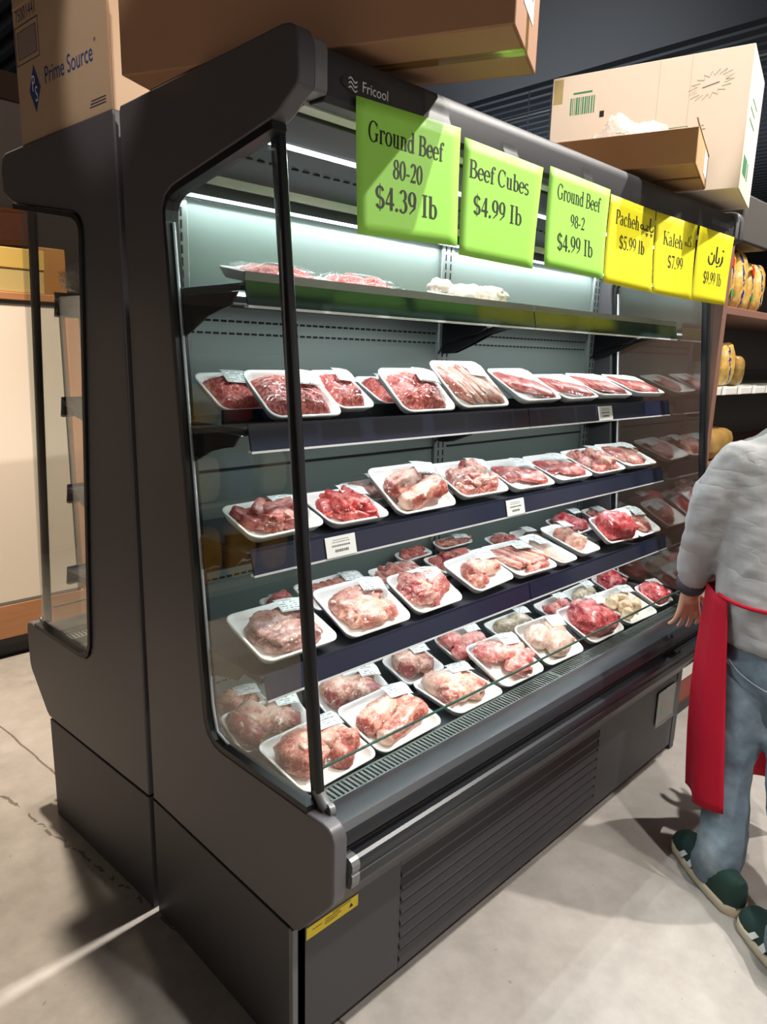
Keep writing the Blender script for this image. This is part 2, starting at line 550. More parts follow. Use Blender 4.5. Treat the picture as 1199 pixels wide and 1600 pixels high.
    MB().box(xa + .012, xb - .012, -.0235, -.0185, .697, .7005).build('glass_edge', m_gedge, lip)
    # bumper
    bum = [(-.016, .520), (-.016, .604), (-.024, .606), (-.025, .614), (-.030, .616), (-.082, .624), (-.098, .621), (-.110, .611), (-.116, .597), (-.1165, .585), (-.104, .574), (-.100, .566), (-.100, .520)]
    MB().prism(bum, xa, xb).build('bumper_profile', m_bump, root, smooth=True, auto=25)
    MB().prism([(-.09, .50), (-.09, .567), (-.1025, .567), (-.1025, .50)], xa, xb).build('bumper_recess', m_case_lo, root)
    rail = [(-.100, .494), (-.100, .560), (-.122, .560), (-.129, .556), (-.133, .548), (-.133, .536), (-.1305, .534), (-.1305, .528), (-.133, .526), (-.133, .510), (-.131, .508), (-.131, .504), (-.128, .497), (-.121, .494)]
    MB().prism(rail, xa + .026, xb - .012).build('bumper_rail', m_bump, root, smooth=True, auto=25)
    MB().prism(rail, xa + .006, xa + .026).build('rail_end_cap', m_trim, root, smooth=True, auto=25)
    MB().prism([(-.095, .47), (-.095, .51), (.03, .51), (.03, .335), (-.004, .335)], xa, xb).build('lower_fascia', m_case, root)
    # lower front: plain panels, louvre field
    lx0, lx1 = .322, 1.262
    MB().box(.013, lx0, .0, .012, .028, .334).build('front_panel', m_case_lo, root, bevel=0.0015)
    rp = MB().box(lx1, L - .045, .0, .012, .028, .334).build('front_panel', m_case_lo, root, bevel=0.0015)
    MB().box(L - .042, L - .001, -.002, .012, .028, .334).build('corner_post', m_case_lo, root, bevel=0.002)
    MB().box(-.001, .0125, -.002, .012, .0, .343).build('corner_post', m_trim, root, bevel=0.002)
    mb = MB()
    mb.box(lx0, lx1, .015, .03, .028, .334)
    for z0, z1 in ((.028, .048), (.318, .334)): mb.box(lx0, lx1, .0, .026, z0, z1)
    n = 8
    for i in range(n):
        z = .048 + i * (.27 / n)
        mb.prism([(.014, z + .0335), (.010, z + .0345), (-.004, z + .010), (-.004, z + .004), (.004, z + .002), (.012, z + .006)], lx0 + .001, lx1 - .001)
    mb.build('louvre_grille', m_case_lo, root)
    MB().box(.03, L - .06, .03, .05, .0, .04).build('kick_plate', m_case_lo, root)
    MB().box(T, L - T, .05, .59, .03, .50).build('machine_housing', m_case_lo, root)
    # shelves
    def shelf(z, y0, x0, x1, railmat, lipmat, thick=.014, lt=.010):
        sh = MB().box(x0, x1, y0 + .004, .470, z - thick, z).build('shelf', m_shelf, root, bevel=0.0015)
        MB().prism([(y0 - .011 - (.003 if lt > .011 else 0), z + lt), (y0 - .011, z - .001), (y0 + .006, z - .006), (y0 + .006, z - .002), (y0 - .008, z + .003), (y0 - .008, z + lt)][::-1], x0, x1).build('shelf_lip', lipmat, sh)
        MB().prism([(y0 - .0115, z + .004), (y0 - .0215, z - .041), (y0 - .0175, z - .041), (y0 - .0075, z - .003)], x0, x1).build('price_rail', railmat, sh)
        MB().prism([(y0 - .0222, z - .0412), (y0 - .0225, z - .0455), (y0 - .008, z - .0455), (y0 - .008, z - .0412)], x0, x1).build('rail_edge', m_alu, sh)
        ltube = MB().box(x0 + .02, x1 - .02, .218, .232, z - thick - .006, z - thick).build('led_tube', m_led, root); lit.append(ltube)
        for xx in (x0 + .004, x1 - .012):
            MB().prism([(.472, z - .115), (.43, z - .112), (.36, z - .085), (.30, z - .058), (.25, z - .046), (.215, z - .040), (.19, z - thick - .001), (.472, z - thick - .001)][::-1], xx, xx + .004).build('bracket', m_post, sh)
        cb = MB()
        xx = x1 - .03
        cb.tube([(xx, .47, z - .115), (xx - .004, .44, z - .085), (xx, .38, z - .066), (xx + .003, .32, z - .055), (xx, .285, z - .036)], .0028, 6)
        co = cb.build('light_cable', m_black, sh, smooth=True)
        MB().tube([(xx, .287, z - .037), (xx - .004, .235, z - .022)], .006, 8).build('cable_plug', m_white, co, smooth=True)
        return sh
    for (x0, x1) in ((.017, .948), (.953, L - .040)):
        shelf(1.622, .170, x0, x1, m_railtop, m_lip, lt=.019)
        shelf(SHELF_Z['A'], .166, x0, x1, m_rail, m_rail)
        shelf(SHELF_Z['B'], .163, x0, x1, m_rail, m_rail)
        shelf(SHELF_Z['C'], .122, x0, x1, m_rail, m_rail)
    return root, lit


case, lit_parts = make_case()
tag(case, 'charcoal open-front refrigerated display case full of packed meat trays', 'refrigerator', 'refrigerated display cases standing back to back')
# black stop bars on the shelves hold the leaning trays
m_riser = mat('black_stop_bar', '#16181B', 0.5)
for nm, yb, hb in (('A', .25, .030), ('B', .25, .018), ('C', .208, .015)):
    for (x0, x1) in ((.024, .945), (.956, L - .046)):
        MB().box(x0, x1, yb, yb + .010, SHELF_Z[nm] + .0004, SHELF_Z[nm] + hb).build('tray_stop_bar', m_riser, case)

# the second case stands back to back, turned a little
back_root = empty('refrigerated_display_case')
tag(back_root, 'charcoal display case standing behind, its clear end window showing empty shelves', 'refrigerator', 'refrigerated display cases standing back to back')
turn = rad(3.4)
pivot = Vector((0, .604, 0))
Mb = Matrix.Translation(pivot) @ Matrix.Rotation(turn, 4, 'Z') @ Matrix.Translation(-pivot) @ Matrix.Translation((L - .004, 1.210, 0)) @ Matrix.Rotation(math.pi, 4, 'Z')
back_root.matrix_world = Mb
for ch in list(case.children):
    if ch in lit_parts or ch.name.startswith('tray_stop_bar'): continue
    c = ch.copy(); COL.objects.link(c); c.parent = back_root
    if ch.name.startswith('end_glass'):
        c.data = ch.data.copy(); c.data.materials[0] = m_glass
    for g in ch.children:
        d = g.copy(); COL.objects.link(d); d.parent = c
        for q in g.children:
            e = q.copy(); COL.objects.link(e); e.parent = d

# badge, sticker, document sleeve on the lit case
mb = MB()
bd = [(.152 + .058 * math.cos(a), 1.9365 + .016 * math.sin(a)) for a in [i * math.pi / 12 for i in range(24)]]
mb.prism(bd, -.0145, -.012, 'y')
badge = mb.build('logo_badge', mat('black_badge', '#1B1C1F', 0.3), case)
m_logo = mat('silver_logo', '#D8DADB', 0.4)
mb = text_mb('Fricool', .0235, Matrix.Translation((.172, -.0148, 1.9365)) @ Matrix.Rotation(math.pi / 2, 4, 'X'), scale_x=.95)
for k in range(3):
    pts = [(.110 + i * .0022 + .002 * k * 0, 1.9285 + k * .0068 + .003 * math.sin(i / 9 * math.pi * 2)) for i in range(10)]
    vs = []
    for (px, pz) in pts: vs += [(px, -.0148, pz - .0012), (px, -.0148, pz + .0012)]
    mb.add(vs, [(2 * i, 2 * i + 2, 2 * i + 3, 2 * i + 1) for i in range(9)])
mb.build('lettering', m_logo, badge)
m_faintlogo = mat('faint_lettering', '#56575B', 0.4)
tp = MB().box(1.64, 1.80, -.0138, -.0122, 1.928, 1.945).build('name_plate', m_case_lo, case)
text_mb('Fricool', .018, Matrix.Translation((1.70, -.0142, 1.9365)) @ Matrix.Rotation(math.pi / 2, 4, 'X')).build('lettering', m_faintlogo, tp)
st = MB().box(.036, .182, -.0012, 0.0, .296, .325).build('warning_sticker', m_sticker, case)
mb = MB()
rnd = random.Random(3)
for (x0, x1, z0, n_) in ((.052, .078, .3135, 6), (.086, .128, .317, 10), (.086, .132, .3115, 11), (.086, .122, .3065, 9), (.108, .160, .3215, 8)):
    xx = x0
    while xx < x1:
        w = rnd.uniform(.0015, .0045)
        mb.box(xx, min(xx + w, x1), -.0014, -.0012, z0 - .0011, z0 + .0011)
        xx += w + .0009
for tri in ([(.155, .304), (.167, .304), (.161, .3145)],): mb.prism(tri, -.0014, -.0012, 'y')
mb.build('sticker_print', m_ink, st)
m_sleeve = glass_mat('clear_sleeve', (.93, .95, .93), .10, .4, .15, 3.0, (60, .4, .002))
sl = MB().box(1.688, 1.836, -.006, -.003, .172, .302).build('document_sleeve', mat('grey_card', '#77787A', .4), case, bevel=.001)
MB().grid(lambda u, v: (1.684 + .156 * u, -.0085 + .0015 * math.sin(u * 11) * (1 - v), .160 + .146 * v), 12, 6).build('plastic_cover', m_sleeve, sl, smooth=True)
MB().prism([(1.765 + .012 * math.cos(a), .232 + .018 * math.sin(a)) for a in [i * math.pi / 8 for i in range(16)]], -.0068, -.006, 'y').build('red_print', mat('soft_red_print', '#B0584E', .6), sl)
MB().prism([(1.735 + .016 * math.cos(a), .222 + .022 * math.sin(a)) for a in [i * math.pi / 8 for i in range(16)]], -.0066, -.006, 'y').build('green_print', mat('soft_green_print', '#6F8A6A', .6), sl)

# ================================================================== PACKED MEAT TRAYS
def meat_mat(name, dark, mid, fat, rough=0.38, nscale=60, namt=0.95, bump=(140, .6, .0018), coat=0.12):
    k = NT(name)

    def lin(h, f=globals()['lin']): return tuple(x * q for x, q in zip(f(h)[:3], (.84, .74, .74))) + (1,)
    at = k.new('ShaderNodeAttribute', attribute_name='tone')
    nz = k.noise(nscale, 4, 0.65)
    nb = k.noise(nscale * .35, 3, 0.5, stretch=(1, 1, 1))
    nf = k.noise(nscale * 7, 3, 0.7)
    vein = k.math('ABSOLUTE', k.math('SUBTRACT', k.noise(nscale * 2.2, 2, .5), 0.5))
    vein = k.math('MULTIPLY', k.math('LESS_THAN', vein, .028), .32)
    f = k.math('ADD', at.outputs['Fac'], k.math('MULTIPLY', k.math('SUBTRACT', nz, 0.5), namt))
    f = k.math('ADD', f, k.math('MULTIPLY', k.math('SUBTRACT', nb, 0.5), namt * .9))
    f = k.math('ADD', k.math('ADD', f, vein), k.math('MULTIPLY', k.math('SUBTRACT', nf, 0.5), namt * .8))
    k.link(k.ramp(f, [(0.12, lin(dark)), (0.46, lin(mid)), (0.88, lin(fat))]), k.p.inputs['Base Color'])
    k.p.inputs['Roughness'].default_value = rough
    k.p.inputs['Coat Weight'].default_value = coat
    k.p.inputs['Coat Roughness'].default_value = .15
    k.p.inputs['Subsurface Weight'].default_value = 0.0
    if bump: k.bump(k.noise(bump[0], 3, .6), bump[1], bump[2])
    return k.m


PAL = {
    'ground': meat_mat('ground_beef', '#A03834', '#E07066', '#F6C6BA', .40, 230, .85, (420, .5, .0012)),
    'chunks': meat_mat('beef_cubes', '#8F3A38', '#C66660', '#E7AFA4'),
    'chunks_red': meat_mat('red_beef_cubes', '#A62528', '#DE4A46', '#F2A79B'),
    'chunks_fat': meat_mat('fatty_stew_meat', '#96363A', '#CB7970', '#E9C4B2', nscale=45, namt=1.2),
    'shank': meat_mat('pale_shank', '#A04A42', '#D4937F', '#EACDB9', nscale=24, namt=1.3),
    'veal': meat_mat('brownish_meat', '#7E4B46', '#B08078', '#E0BCAF', nscale=40, namt=.9),
    'veal_pale': meat_mat('pale_veal', '#AC5C50', '#D69A84', '#E8C8B4', nscale=34, namt=1.1),
    'skinny': meat_mat('skin_on_joint', '#A35757', '#D8A48D', '#EAD3C0', nscale=20, namt=1.3),
    'dark': meat_mat('dark_meat', '#4E332C', '#7C5A50', '#B39384'),
    'grey': meat_mat('grey_tan_meat', '#8E7260', '#BDA08C', '#DCC8B8'),
    'cutlet': meat_mat('thin_cutlet', '#97423F', '#C06660', '#DE9A90', nscale=50, namt=.9),
    'strips': meat_mat('meat_strips', '#984238', '#CC8270', '#E6C2AE', nscale=50, namt=1.0),
    'pink': meat_mat('pink_offal', '#CC5F5C', '#EB9A92', '#F7CDC0', nscale=26, namt=1.0),
    'tripe': meat_mat('pale_tripe', '#A79A78', '#CFC5A6', '#E6E0CC', nscale=22, namt=.7, coat=.4),
    'tripe_pink': meat_mat('pinkish_tripe', '#A88C78', '#D3BCA8', '#E8DCCE', nscale=22, namt=.7, coat=.4),
    'chicken': meat_mat('pale_chicken', '#CFA868', '#E8D6A6', '#F5ECD2', nscale=24, namt=.8),
    'roast': meat_mat('marbled_roast', '#821F26', '#BC3F44', '#E6A9A6', nscale=55, namt=1.2),
    'roast_red': meat_mat('bright_red_meat', '#A81F28', '#E0525A', '#F4B2B0', nscale=40, namt=1.1),
    'fat': meat_mat('white_fat', '#E0CDAE', '#EFE6CE', '#F8F3E4', nscale=30, namt=.6),
}
m_film = glass_mat('cling_film', (1, 1, 1), 0.016, 0.15, 0.07, 3.0, (24, .9, .012))
# price label with printing
kl = NT('price_label_print')
uvn = kl.new('ShaderNodeUVMap'); spx = kl.new('ShaderNodeSeparateXYZ'); kl.link(uvn.outputs[0], spx.inputs[0])
U_s, V_s = spx.outputs[0], spx.outputs[1]
ROWS = 7
row = kl.math('FLOOR', kl.math('MULTIPLY', V_s, ROWS))
fr_ = kl.math('FRACT', kl.math('MULTIPLY', V_s, ROWS))
inrow = kl.math('MULTIPLY', kl.math('GREATER_THAN', fr_, 0.30), kl.math('LESS_THAN', fr_, 0.78))
oi = kl.new('ShaderNodeObjectInfo')


def wnoise(a, b):
    cmb = kl.new('ShaderNodeCombineXYZ'); kl.link(a, cmb.inputs[0]); kl.link(b, cmb.inputs[1]); kl.link(kl.math('MULTIPLY', oi.outputs['Random'], 50), cmb.inputs[2])
    wn = kl.new('ShaderNodeTexWhiteNoise'); kl.link(cmb.outputs[0], wn.inputs[0])
    return wn.outputs[0]


zero = kl.math('MULTIPLY', U_s, 0.0)
letters = kl.math('GREATER_THAN', wnoise(kl.math('FLOOR', kl.math('MULTIPLY', U_s, 44)), row), 0.30)          # fine lettering with gaps
words = kl.math('GREATER_THAN', wnoise(kl.math('FLOOR', kl.math('MULTIPLY', U_s, 9)), kl.math('ADD', row, 31)), 0.22)
length = kl.math('LESS_THAN', U_s, kl.math('MULTIPLY_ADD', wnoise(zero, row), 0.42, 0.48))                     # ragged line ends
dens = kl.math('MULTIPLY_ADD', wnoise(zero, kl.math('ADD', row, 77)), 0.35, 0.55)
ink = kl.math('MULTIPLY', kl.math('MULTIPLY', inrow, letters), kl.math('MULTIPLY', words, length))
mg = kl.math('MULTIPLY', kl.math('LESS_THAN', kl.math('ABSOLUTE', kl.math('SUBTRACT', U_s, .5)), .43), kl.math('LESS_THAN', kl.math('ABSOLUTE', kl.math('SUBTRACT', V_s, .5)), .46))
ink = kl.math('MULTIPLY', kl.math('MULTIPLY', ink, mg), dens)
mxl = kl.new('ShaderNodeMixRGB'); mxl.inputs[1].default_value = lin('#F3F7F4'); mxl.inputs[2].default_value = lin('#3A4648')
kl.link(ink, mxl.inputs[0]); kl.link(mxl.outputs[0], kl.p.inputs['Base Color'])
kl.p.inputs['Roughness'].default_value = .35
m_label = kl.m

_ico = {}


def ico(sub):
    if sub not in _ico:
        bm = bmesh.new(); bmesh.ops.create_icosphere(bm, subdivisions=sub, radius=1)
        _ico[sub] = ([v.co.copy() for v in bm.verts], [tuple(v.index for v in f.verts) for f in bm.faces]); bm.free()
    return _ico[sub]


def blob(mb, c, r, rot=(0, 0, 0), amp=.2, fr=1.5, tone=.4, tj=.25, rng=random, sub=3, square=0.0, zmin=.004, ends=None):
    vs, fs = ico(sub)
    off = Vector((rng.uniform(0, 90), rng.uniform(0, 90), rng.uniform(0, 90)))
    M = Matrix.Rotation(rot[2], 3, 'Z') @ Matrix.Rotation(rot[1], 3, 'Y') @ Matrix.Rotation(rot[0], 3, 'X')
    out = []; tn = []
    for v in vs:
        q = v
        if square:
            m = max(abs(v.x), abs(v.y), abs(v.z))
            q = v.lerp(v / m * .86, square)
        n1 = noise.noise(v * fr + off); n2 = noise.noise(v * fr * 3.1 + off)
        n3 = abs(noise.noise(v * fr * 1.9 - off))
        p = q * (1.06 + amp * n1 + amp * .6 * n2 + .05 * noise.noise(v * fr * 7 + off) - amp * .9 * max(0, .16 - n3) / .16 * .6)
        p = M @ Vector((p.x * r[0], p.y * r[1], p.z * r[2])) + Vector(c)
        p.z = max(p.z, zmin + .0008 * n2)
        out.append(p)
        n4 = noise.noise(Vector((v.x * 1.3, v.y * 5.5, v.z * 5.5)) + off)
        t = tone + tj * (n1 * 1.2 + n2 * .6) + .34 * n4
        if ends is not None and v.x * ends[0] > .80: t = ends[1]
        tn.append(t if t else .001)
    mb.add(out, fs, tn)


def taper_limb(mb, a, b, ra, rb, rng, tone=.45, tj=.3, amp=.24, flat=.85, bone=True, n=22, m=20):
    """joint of meat: tapers from a to b, cut bone showing at b"""
    a, b = Vector(a), Vector(b)
    d = (b - a); ln = d.length; d.normalize()
    up = Vector((0, 0, 1)); s = d.cross(up).normalized()
    off = Vector((rng.uniform(0, 90), rng.uniform(0, 90), 0))
    rings = []; tn = []
    for i in range(n + 1):
        u = i / n
        cap = min(1, math.sqrt(max(0, 1 - max(0, (.18 - u) / .18) ** 2)) + .02, math.sqrt(max(0, 1 - max(0, (u - .93) / .09) ** 2)) + .05)
        rr = 1.1 * (ra + (rb - ra) * (u ** .8)) * cap
        c = a + d * ln * u
        ring = []
        for j in range(m):
            ang = 2 * math.pi * j / m
            q = Vector((u * 3, math.cos(ang), math.sin(ang)))
            nn = noise.noise(q * 1.4 + off); n2 = noise.noise(q * 4 + off)
            n3 = abs(noise.noise(Vector((q.x * .7, q.y * 2.4, q.z * 2.4)) - off))
            r2 = rr * (1.05 + amp * nn + amp * .5 * n2 - amp * 1.2 * max(0, .14 - n3) / .14)
            p = c + s * math.cos(ang) * r2 + up * math.sin(ang) * r2 * flat
            p.z = max(p.z, .004)
            ring.append(p)
            t = tone + tj * (nn * 1.4 + n2 * .6) + .42 * noise.noise(Vector((u * 2.2, math.cos(ang) * 3.4, math.sin(ang) * 3.4)) + off)
            if bone and u > .93: t = .95
            if bone and u < .06: t = .1
            tn.append(t if t else .001)
        rings.append(ring)
    mb.loft(rings, tone=tn)


def make_meat(kind, w, d, rng):
    """meat in tray coordinates (x across, y from the front edge back); returns collector, material key, height"""
    mb = MB()
    W, D = w - .036, d - (.030 if d > .13 else .018)
    cy = d / 2
    big = min(1.0, d / .15)
    if kind == 'ground':
        Hh = .036
        nu, nv = 92, 74
        off = Vector((rng.uniform(0, 50), rng.uniform(0, 50), 0))
        tone = []

        def fn(u, v):
            a, b = 2 * u - 1, 2 * v - 1
            e = (max(0, 1 - abs(a) ** 4)) ** .55 * (max(0, 1 - abs(b) ** 4)) ** .55
            x, y = a * W * .5 * (1.04 - .07 * b * b), cy + b * D * .5 * (1.02 - .07 * a * a)
            p = Vector((x, y, 0))
            wz = noise.noise_vector(p * 60 + off) * .004
            q = (p + wz + off) * 235
            q.x *= .55 if noise.noise(p * 45 + off) > 0 else 1.15
            q.y *= 1.1 if noise.noise(p * 45 + off) > 0 else .5
            dd, pp = noise.voronoi(q)
            g = 1 - min(1, dd[0] * 1.35)
            z = .004 + Hh * e * (.82 + .35 * noise.noise(p * 28 + off)) + e ** .3 * .0045 * g
            tone.append(.12 + .42 * g + .30 * noise.cell(pp[0] * 7.3) * (1 if noise.cell(pp[0] * 7.3) > .35 else .3) + .001)
            return (x, y, z)
        mb.grid(fn, nu, nv)
        mb.t = tone
        return mb, 'ground', Hh * .98
    if kind in ('chunks', 'chunks_red', 'chunks_fat'):
        n = int(15 * big) + 3
        s = .030 * (.62 + .38 * big)
        for lay in range(2):
            for i in range(n if lay == 0 else n * 2 // 3):
                a = rng.uniform(-1, 1) * (1 if lay == 0 else .72); b = rng.uniform(-1, 1) * (1 if lay == 0 else .7)
                r = s * rng.uniform(.75, 1.15)
                blob(mb, (a * (W / 2 - r * .6), cy + b * (D / 2 - r * .6), .012 + lay * .016 * big + rng.uniform(0, .005)),
                     (r, r * rng.uniform(.6, .9), r * rng.uniform(.42, .6)), (rng.uniform(-.5, .5), rng.uniform(-.5, .5), rng.uniform(0, 3.1)),
                     .2, 1.4, .40 + rng.uniform(-.24, .24) + (.1 if kind == 'chunks_fat' else 0), .28, rng, 3, .85)
        return mb, kind, .040 * big
    if kind in ('shank_two', 'shank_grey', 'shank_one', 'skinny', 'skinny_dark', 'shank_dark', 'knuckle', 'bone_red'):
        pal = {'skinny': 'skinny', 'skinny_dark': 'skinny', 'shank_grey': 'skinny', 'shank_dark': 'veal', 'bone_red': 'roast_red'}.get(kind, 'shank')
        if kind == 'shank_two':
            taper_limb(mb, (-W * .54, cy - D * .02, .028), (W * .48, cy + D * .34, .024), .029, .021, rng, .5)
            taper_limb(mb, (W * .52, cy - D * .08, .028), (-W * .42, cy - D * .36, .022), .034, .020, rng, .40)
            blob(mb, (-W * .12, cy + D * .12, .030), (W * .26, D * .22, .022), (0, 0, .35), .2, 1.5, .62, .3, rng)
            blob(mb, (W * .30, cy + D * .08, .024), (.030, .026, .024), (0, 0, 0), .25, 1.8, .3, .3, rng)
        elif kind == 'shank_one':
            taper_limb(mb, (-W * .20, cy - D * .30, .022), (-W * .05, cy + D * .32, .02), .024, .018, rng, .55)
            taper_limb(mb, (-W * .40, cy + D * .05, .024), (W * .50, cy - D * .02, .026), .032, .022, rng, .52)
            blob(mb, (-W * .22, cy - D * .2, .018), (.034, .030, .018), (0, 0, .4), .25, 2, .35, .4, rng)
        elif kind == 'knuckle':
            blob(mb, (-W * .24, cy + D * .04, .030), (W * .30, D * .42, .034), (0, 0, -.5), .2, 1.6, .36, .35, rng)
            blob(mb, (-W * .26, cy - D * .05, .058), (.017, .014, .008), (0, .3, -.4), .1, 1.2, .85, .1, rng)
            taper_limb(mb, (W * .48, cy - D * .30, .026), (W * .02, cy + D * .42, .028), .034, .020, rng, .5)
            taper_limb(mb, (W * .08, cy - D * .46, .022), (W * .44, cy + D * .1, .03), .026, .020, rng, .3)
        elif kind == 'bone_red':
            taper_limb(mb, (W * .46, cy - D * .3, .02), (-W * .40, cy + D * .25, .03), .026, .028, rng, .45)
            blob(mb, (-W * .3, cy + D * .1, .034), (.044, .036, .032), (0, 0, .3), .25, 1.9, .5, .45, rng)
            blob(mb, (W * .15, cy - D * .1, .024), (.05, .026, .022), (0, 0, -.5), .25, 1.9, .45, .45, rng)
            return mb, pal, .055
        else:
            k = 1.0 if kind != 'shank_dark' else .6
            taper_limb(mb, (-W * .46, cy - D * .15, .028 * k), (W * .42, cy + D * .28, .024 * k), .034 * k, .020 * k, rng, .5 if 'dark' not in kind else .38)
            blob(mb, (-W * .22, cy + D * .10, .030 * k), (W * .24, max(.02, D * .44), .032 * k), (0, 0, .3), .22, 1.5, .58, .35, rng)
            blob(mb, (W * .18, cy - D * .14, .024 * k), (W * .26, max(.018, D * .32), .026 * k), (0, 0, -.35), .22, 1.6, .42, .4, rng)
            if kind == 'skinny_dark':
                blob(mb, (-W * .42, cy - D * .05, .026), (.026, D * .5, .030), (0, 0, .2), .2, 1.5, .02, .2, rng)
                blob(mb, (-W * .47, cy - D * .02, .040), (.008, .012, .012), (0, 0, .2), .2, 1.5, .9, .1, rng)
            if kind == 'shank_grey':
                for i in range(5): taper_limb(mb, (-W * .46, cy - D * .22 + i * .010, .032), (W * .40, cy + D * (-.30 + .14 * i), .034), .009, .007, rng, .34 + .1 * (i % 2), .3, .16, .85, False)
                blob(mb, (-W * .44, cy - D * .18, .026), (.020, .022, .022), (0, 0, 0), .2, 1.5, .2, .3, rng)
        return mb, pal, .046
    if kind == 'shankslice':
        for (a, b, r1, z, t) in ((-.24, .12, .42, .012, .22), (.12, -.06, .44, .017, .3), (.30, -.24, .34, .022, .3)):
            rr = W * r1 * .62
            blob(mb, (a * W, cy + b * D, z), (rr, D * .30, .013), (0, 0, -.35), .14, 1.5, t, .25, rng)
            blob(mb, (a * W + .012, cy + b * D, z + .010), (rr * .32, D * .09, .006), (0, 0, -.35), .15, 1.5, .85, .1, rng)
        blob(mb, (-.05 * W, cy + .12 * D, .024), (W * .2, D * .11, .008), (0, 0, -.3), .2, 1.6, .75, .15, rng)
        return mb, 'chunks', .03
    if kind == 'cutlet':
        for i in range(4):
            a = -.22 + .15 * i; b = .24 - .16 * i
            blob(mb, (a * W, cy + b * D, .010 + .004 * i), (W * .30, D * .28, .010), (0, .05, -.45 + rng.uniform(-.2, .2)), .22, 1.5, .36 + rng.uniform(-.1, .1), .22, rng)
        return mb, 'cutlet', .022
    if kind == 'slices':
        for i in range(5):
            a = -.36 + .18 * i
            blob(mb, (a * W, cy + rng.uniform(-.05, .05) * D, .013 + .002 * (i % 2)), (W * .13, D * .50, .014), (0, .2, .42), .2, 1.6, .40 + rng.uniform(-.1, .2), .35, rng)
            blob(mb, ((a + .07) * W, cy + .02 * D, .024), (.004, D * .40, .005), (0, 0, .42), .2, 1.5, .95, .1, rng)
        return mb, 'strips', .026
    if kind == 'strips':
        n = 8
        for i in range(n):
            a = -.42 + .84 * i / (n - 1)
            taper_limb(mb, (a * W - .018, cy + D * .46, .016), (a * W + .03, cy - D * .36 + .02 * abs(a), .018 + .004 * (i % 2)), .011, .010, rng, .40 + rng.uniform(-.12, .2), .3, .2, .9, False)
        if d > .12: taper_limb(mb, (-W * .2, cy - D * .46, .012), (W * .46, cy - D * .40, .014), .014, .012, rng, .35, .5, .3, .9, False)
        return mb, 'strips', .03
    if kind == 'chops':
        for (a, b, s, t) in ((-.2, .14, 1, .35), (.14, -.10, 1, .4), (.30, .16, .7, .6)):
            blob(mb, (a * W, cy + b * D, .014), (W * .30 * s, max(.02, D * .34 * s), .016), (0, 0, -.5), .2, 1.6, t, .4, rng)
            taper_limb(mb, (a * W - W * .22, cy + b * D + D * .20, .02), (a * W + W * .22, cy + b * D - D * .12, .024), .007, .006, rng, .85, .1, .2, .8, False)
        return mb, 'chunks_fat', .032
    if kind in ('veal', 'veal_pale'):
        blob(mb, (-W * .06, cy + D * .10, .016), (W * .40, D * .36, .024), (0, 0, .08), .22, 2.0, .38, .35, rng, 4)
        blob(mb, (-W * .02, cy - D * .18, .018), (W * .40, D * .28, .022), (0, 0, .1), .24, 2.2, .46, .35, rng, 4)
        blob(mb, (W * .20, cy + D * .20, .024), (W * .22, D * .20, .018), (0, 0, -.4), .24, 2, .32, .35, rng)
        blob(mb, (W * .32, cy - D * .20, .016), (W * .16, D * .22, .016), (0, 0, .3), .24, 2, .28, .35, rng)
        return mb, kind, .04
    if kind == 'tripe':
        pts = ((-.24, .14, .30), (.24, .16, .28), (.05, -.20, .32)) if d > .12 else ((-.25, 0, .26), (.18, .02, .26))
        for (a, b, s) in pts:
            blob(mb, (a * W, cy + b * D, .026), (W * s, max(.026, D * .30), .030), (0, 0, rng.uniform(-.6, .6)), .10, 1.2, .5, .15, rng, 4)
        for i in range(3):
            blob(mb, (rng.uniform(-.1, .4) * W, cy + rng.uniform(-.4, .1) * D, .030), (.022, .012, .014), (0, .3, rng.uniform(0, 3)), .3, 2, .45, .3, rng)
        return mb, ('tripe_pink' if d > .12 else 'tripe'), .050
    if kind in ('chicken', 'chicken_pink'):
        pal = 'chicken' if kind == 'chicken' else 'veal_pale'
        for (a, b, s, rz) in ((-.18, .22, 1, .5), (.2, .20, 1, .1), (-.02, -.06, 1.05, .45), (.26, -.14, .9, .5), (-.20, -.26, .8, .35)):
            taper_limb(mb, (a * W - W * .2 * s, cy + b * D - D * .1, .026), (a * W + W * .22 * s, cy + b * D + D * .10, .022), .026 * s, .012, rng, .55, .25, .14, .9, False)
        return mb, pal, .046
    if kind == 'pink_lumps':
        n = 12 if d > .12 else 7
        for i in range(n):
            blob(mb, (rng.uniform(-.42, .42) * W, cy + rng.uniform(-.40, .40) * D, .018 + rng.uniform(0, .018)), (.034, .026, .020), (rng.uniform(-.4, .4), .2, rng.uniform(0, 3)), .3, 1.8, .5 + rng.uniform(-.2, .25), .3, rng)
        return mb, 'pink', .046
    if kind in ('roast', 'roast_red', 'roast_round'):
        k = 1.0 if d > .12 else .8
        blob(mb, (0, cy, .030 * k), (W * .46, D * .52, .046 * k), (0, 0, -.25), .14, 1.9, .36, .3, rng, 4, .25)
        for i in range(7):
            a = -.36 + .12 * i
            taper_limb(mb, (a * W, cy + D * .34, .040 * k), (a * W + .03, cy - D * .38, .042 * k), .012, .010, rng, .30 + .4 * (i % 2), .4, .2, .9, False)
        return mb, ('roast' if kind == 'roast' else 'roast_red'), .062 * k
    if kind == 'dark':
        for i in range(5): blob(mb, (rng.uniform(-.4, .4) * W, cy + rng.uniform(-.3, .3) * D, .018), (.026, .02, .018), (0, 0, rng.uniform(0, 3)), .3, 1.7, .4, .3, rng)
        return mb, 'dark', .036
    if kind == 'flat_grey':
        blob(mb, (0, cy - D * .05, .012), (W * .46, D * .46, .012), (0, 0, .1), .12, 1.4, .45, .3, rng, 4)
        return mb, 'grey', .02
    raise KeyError(kind)


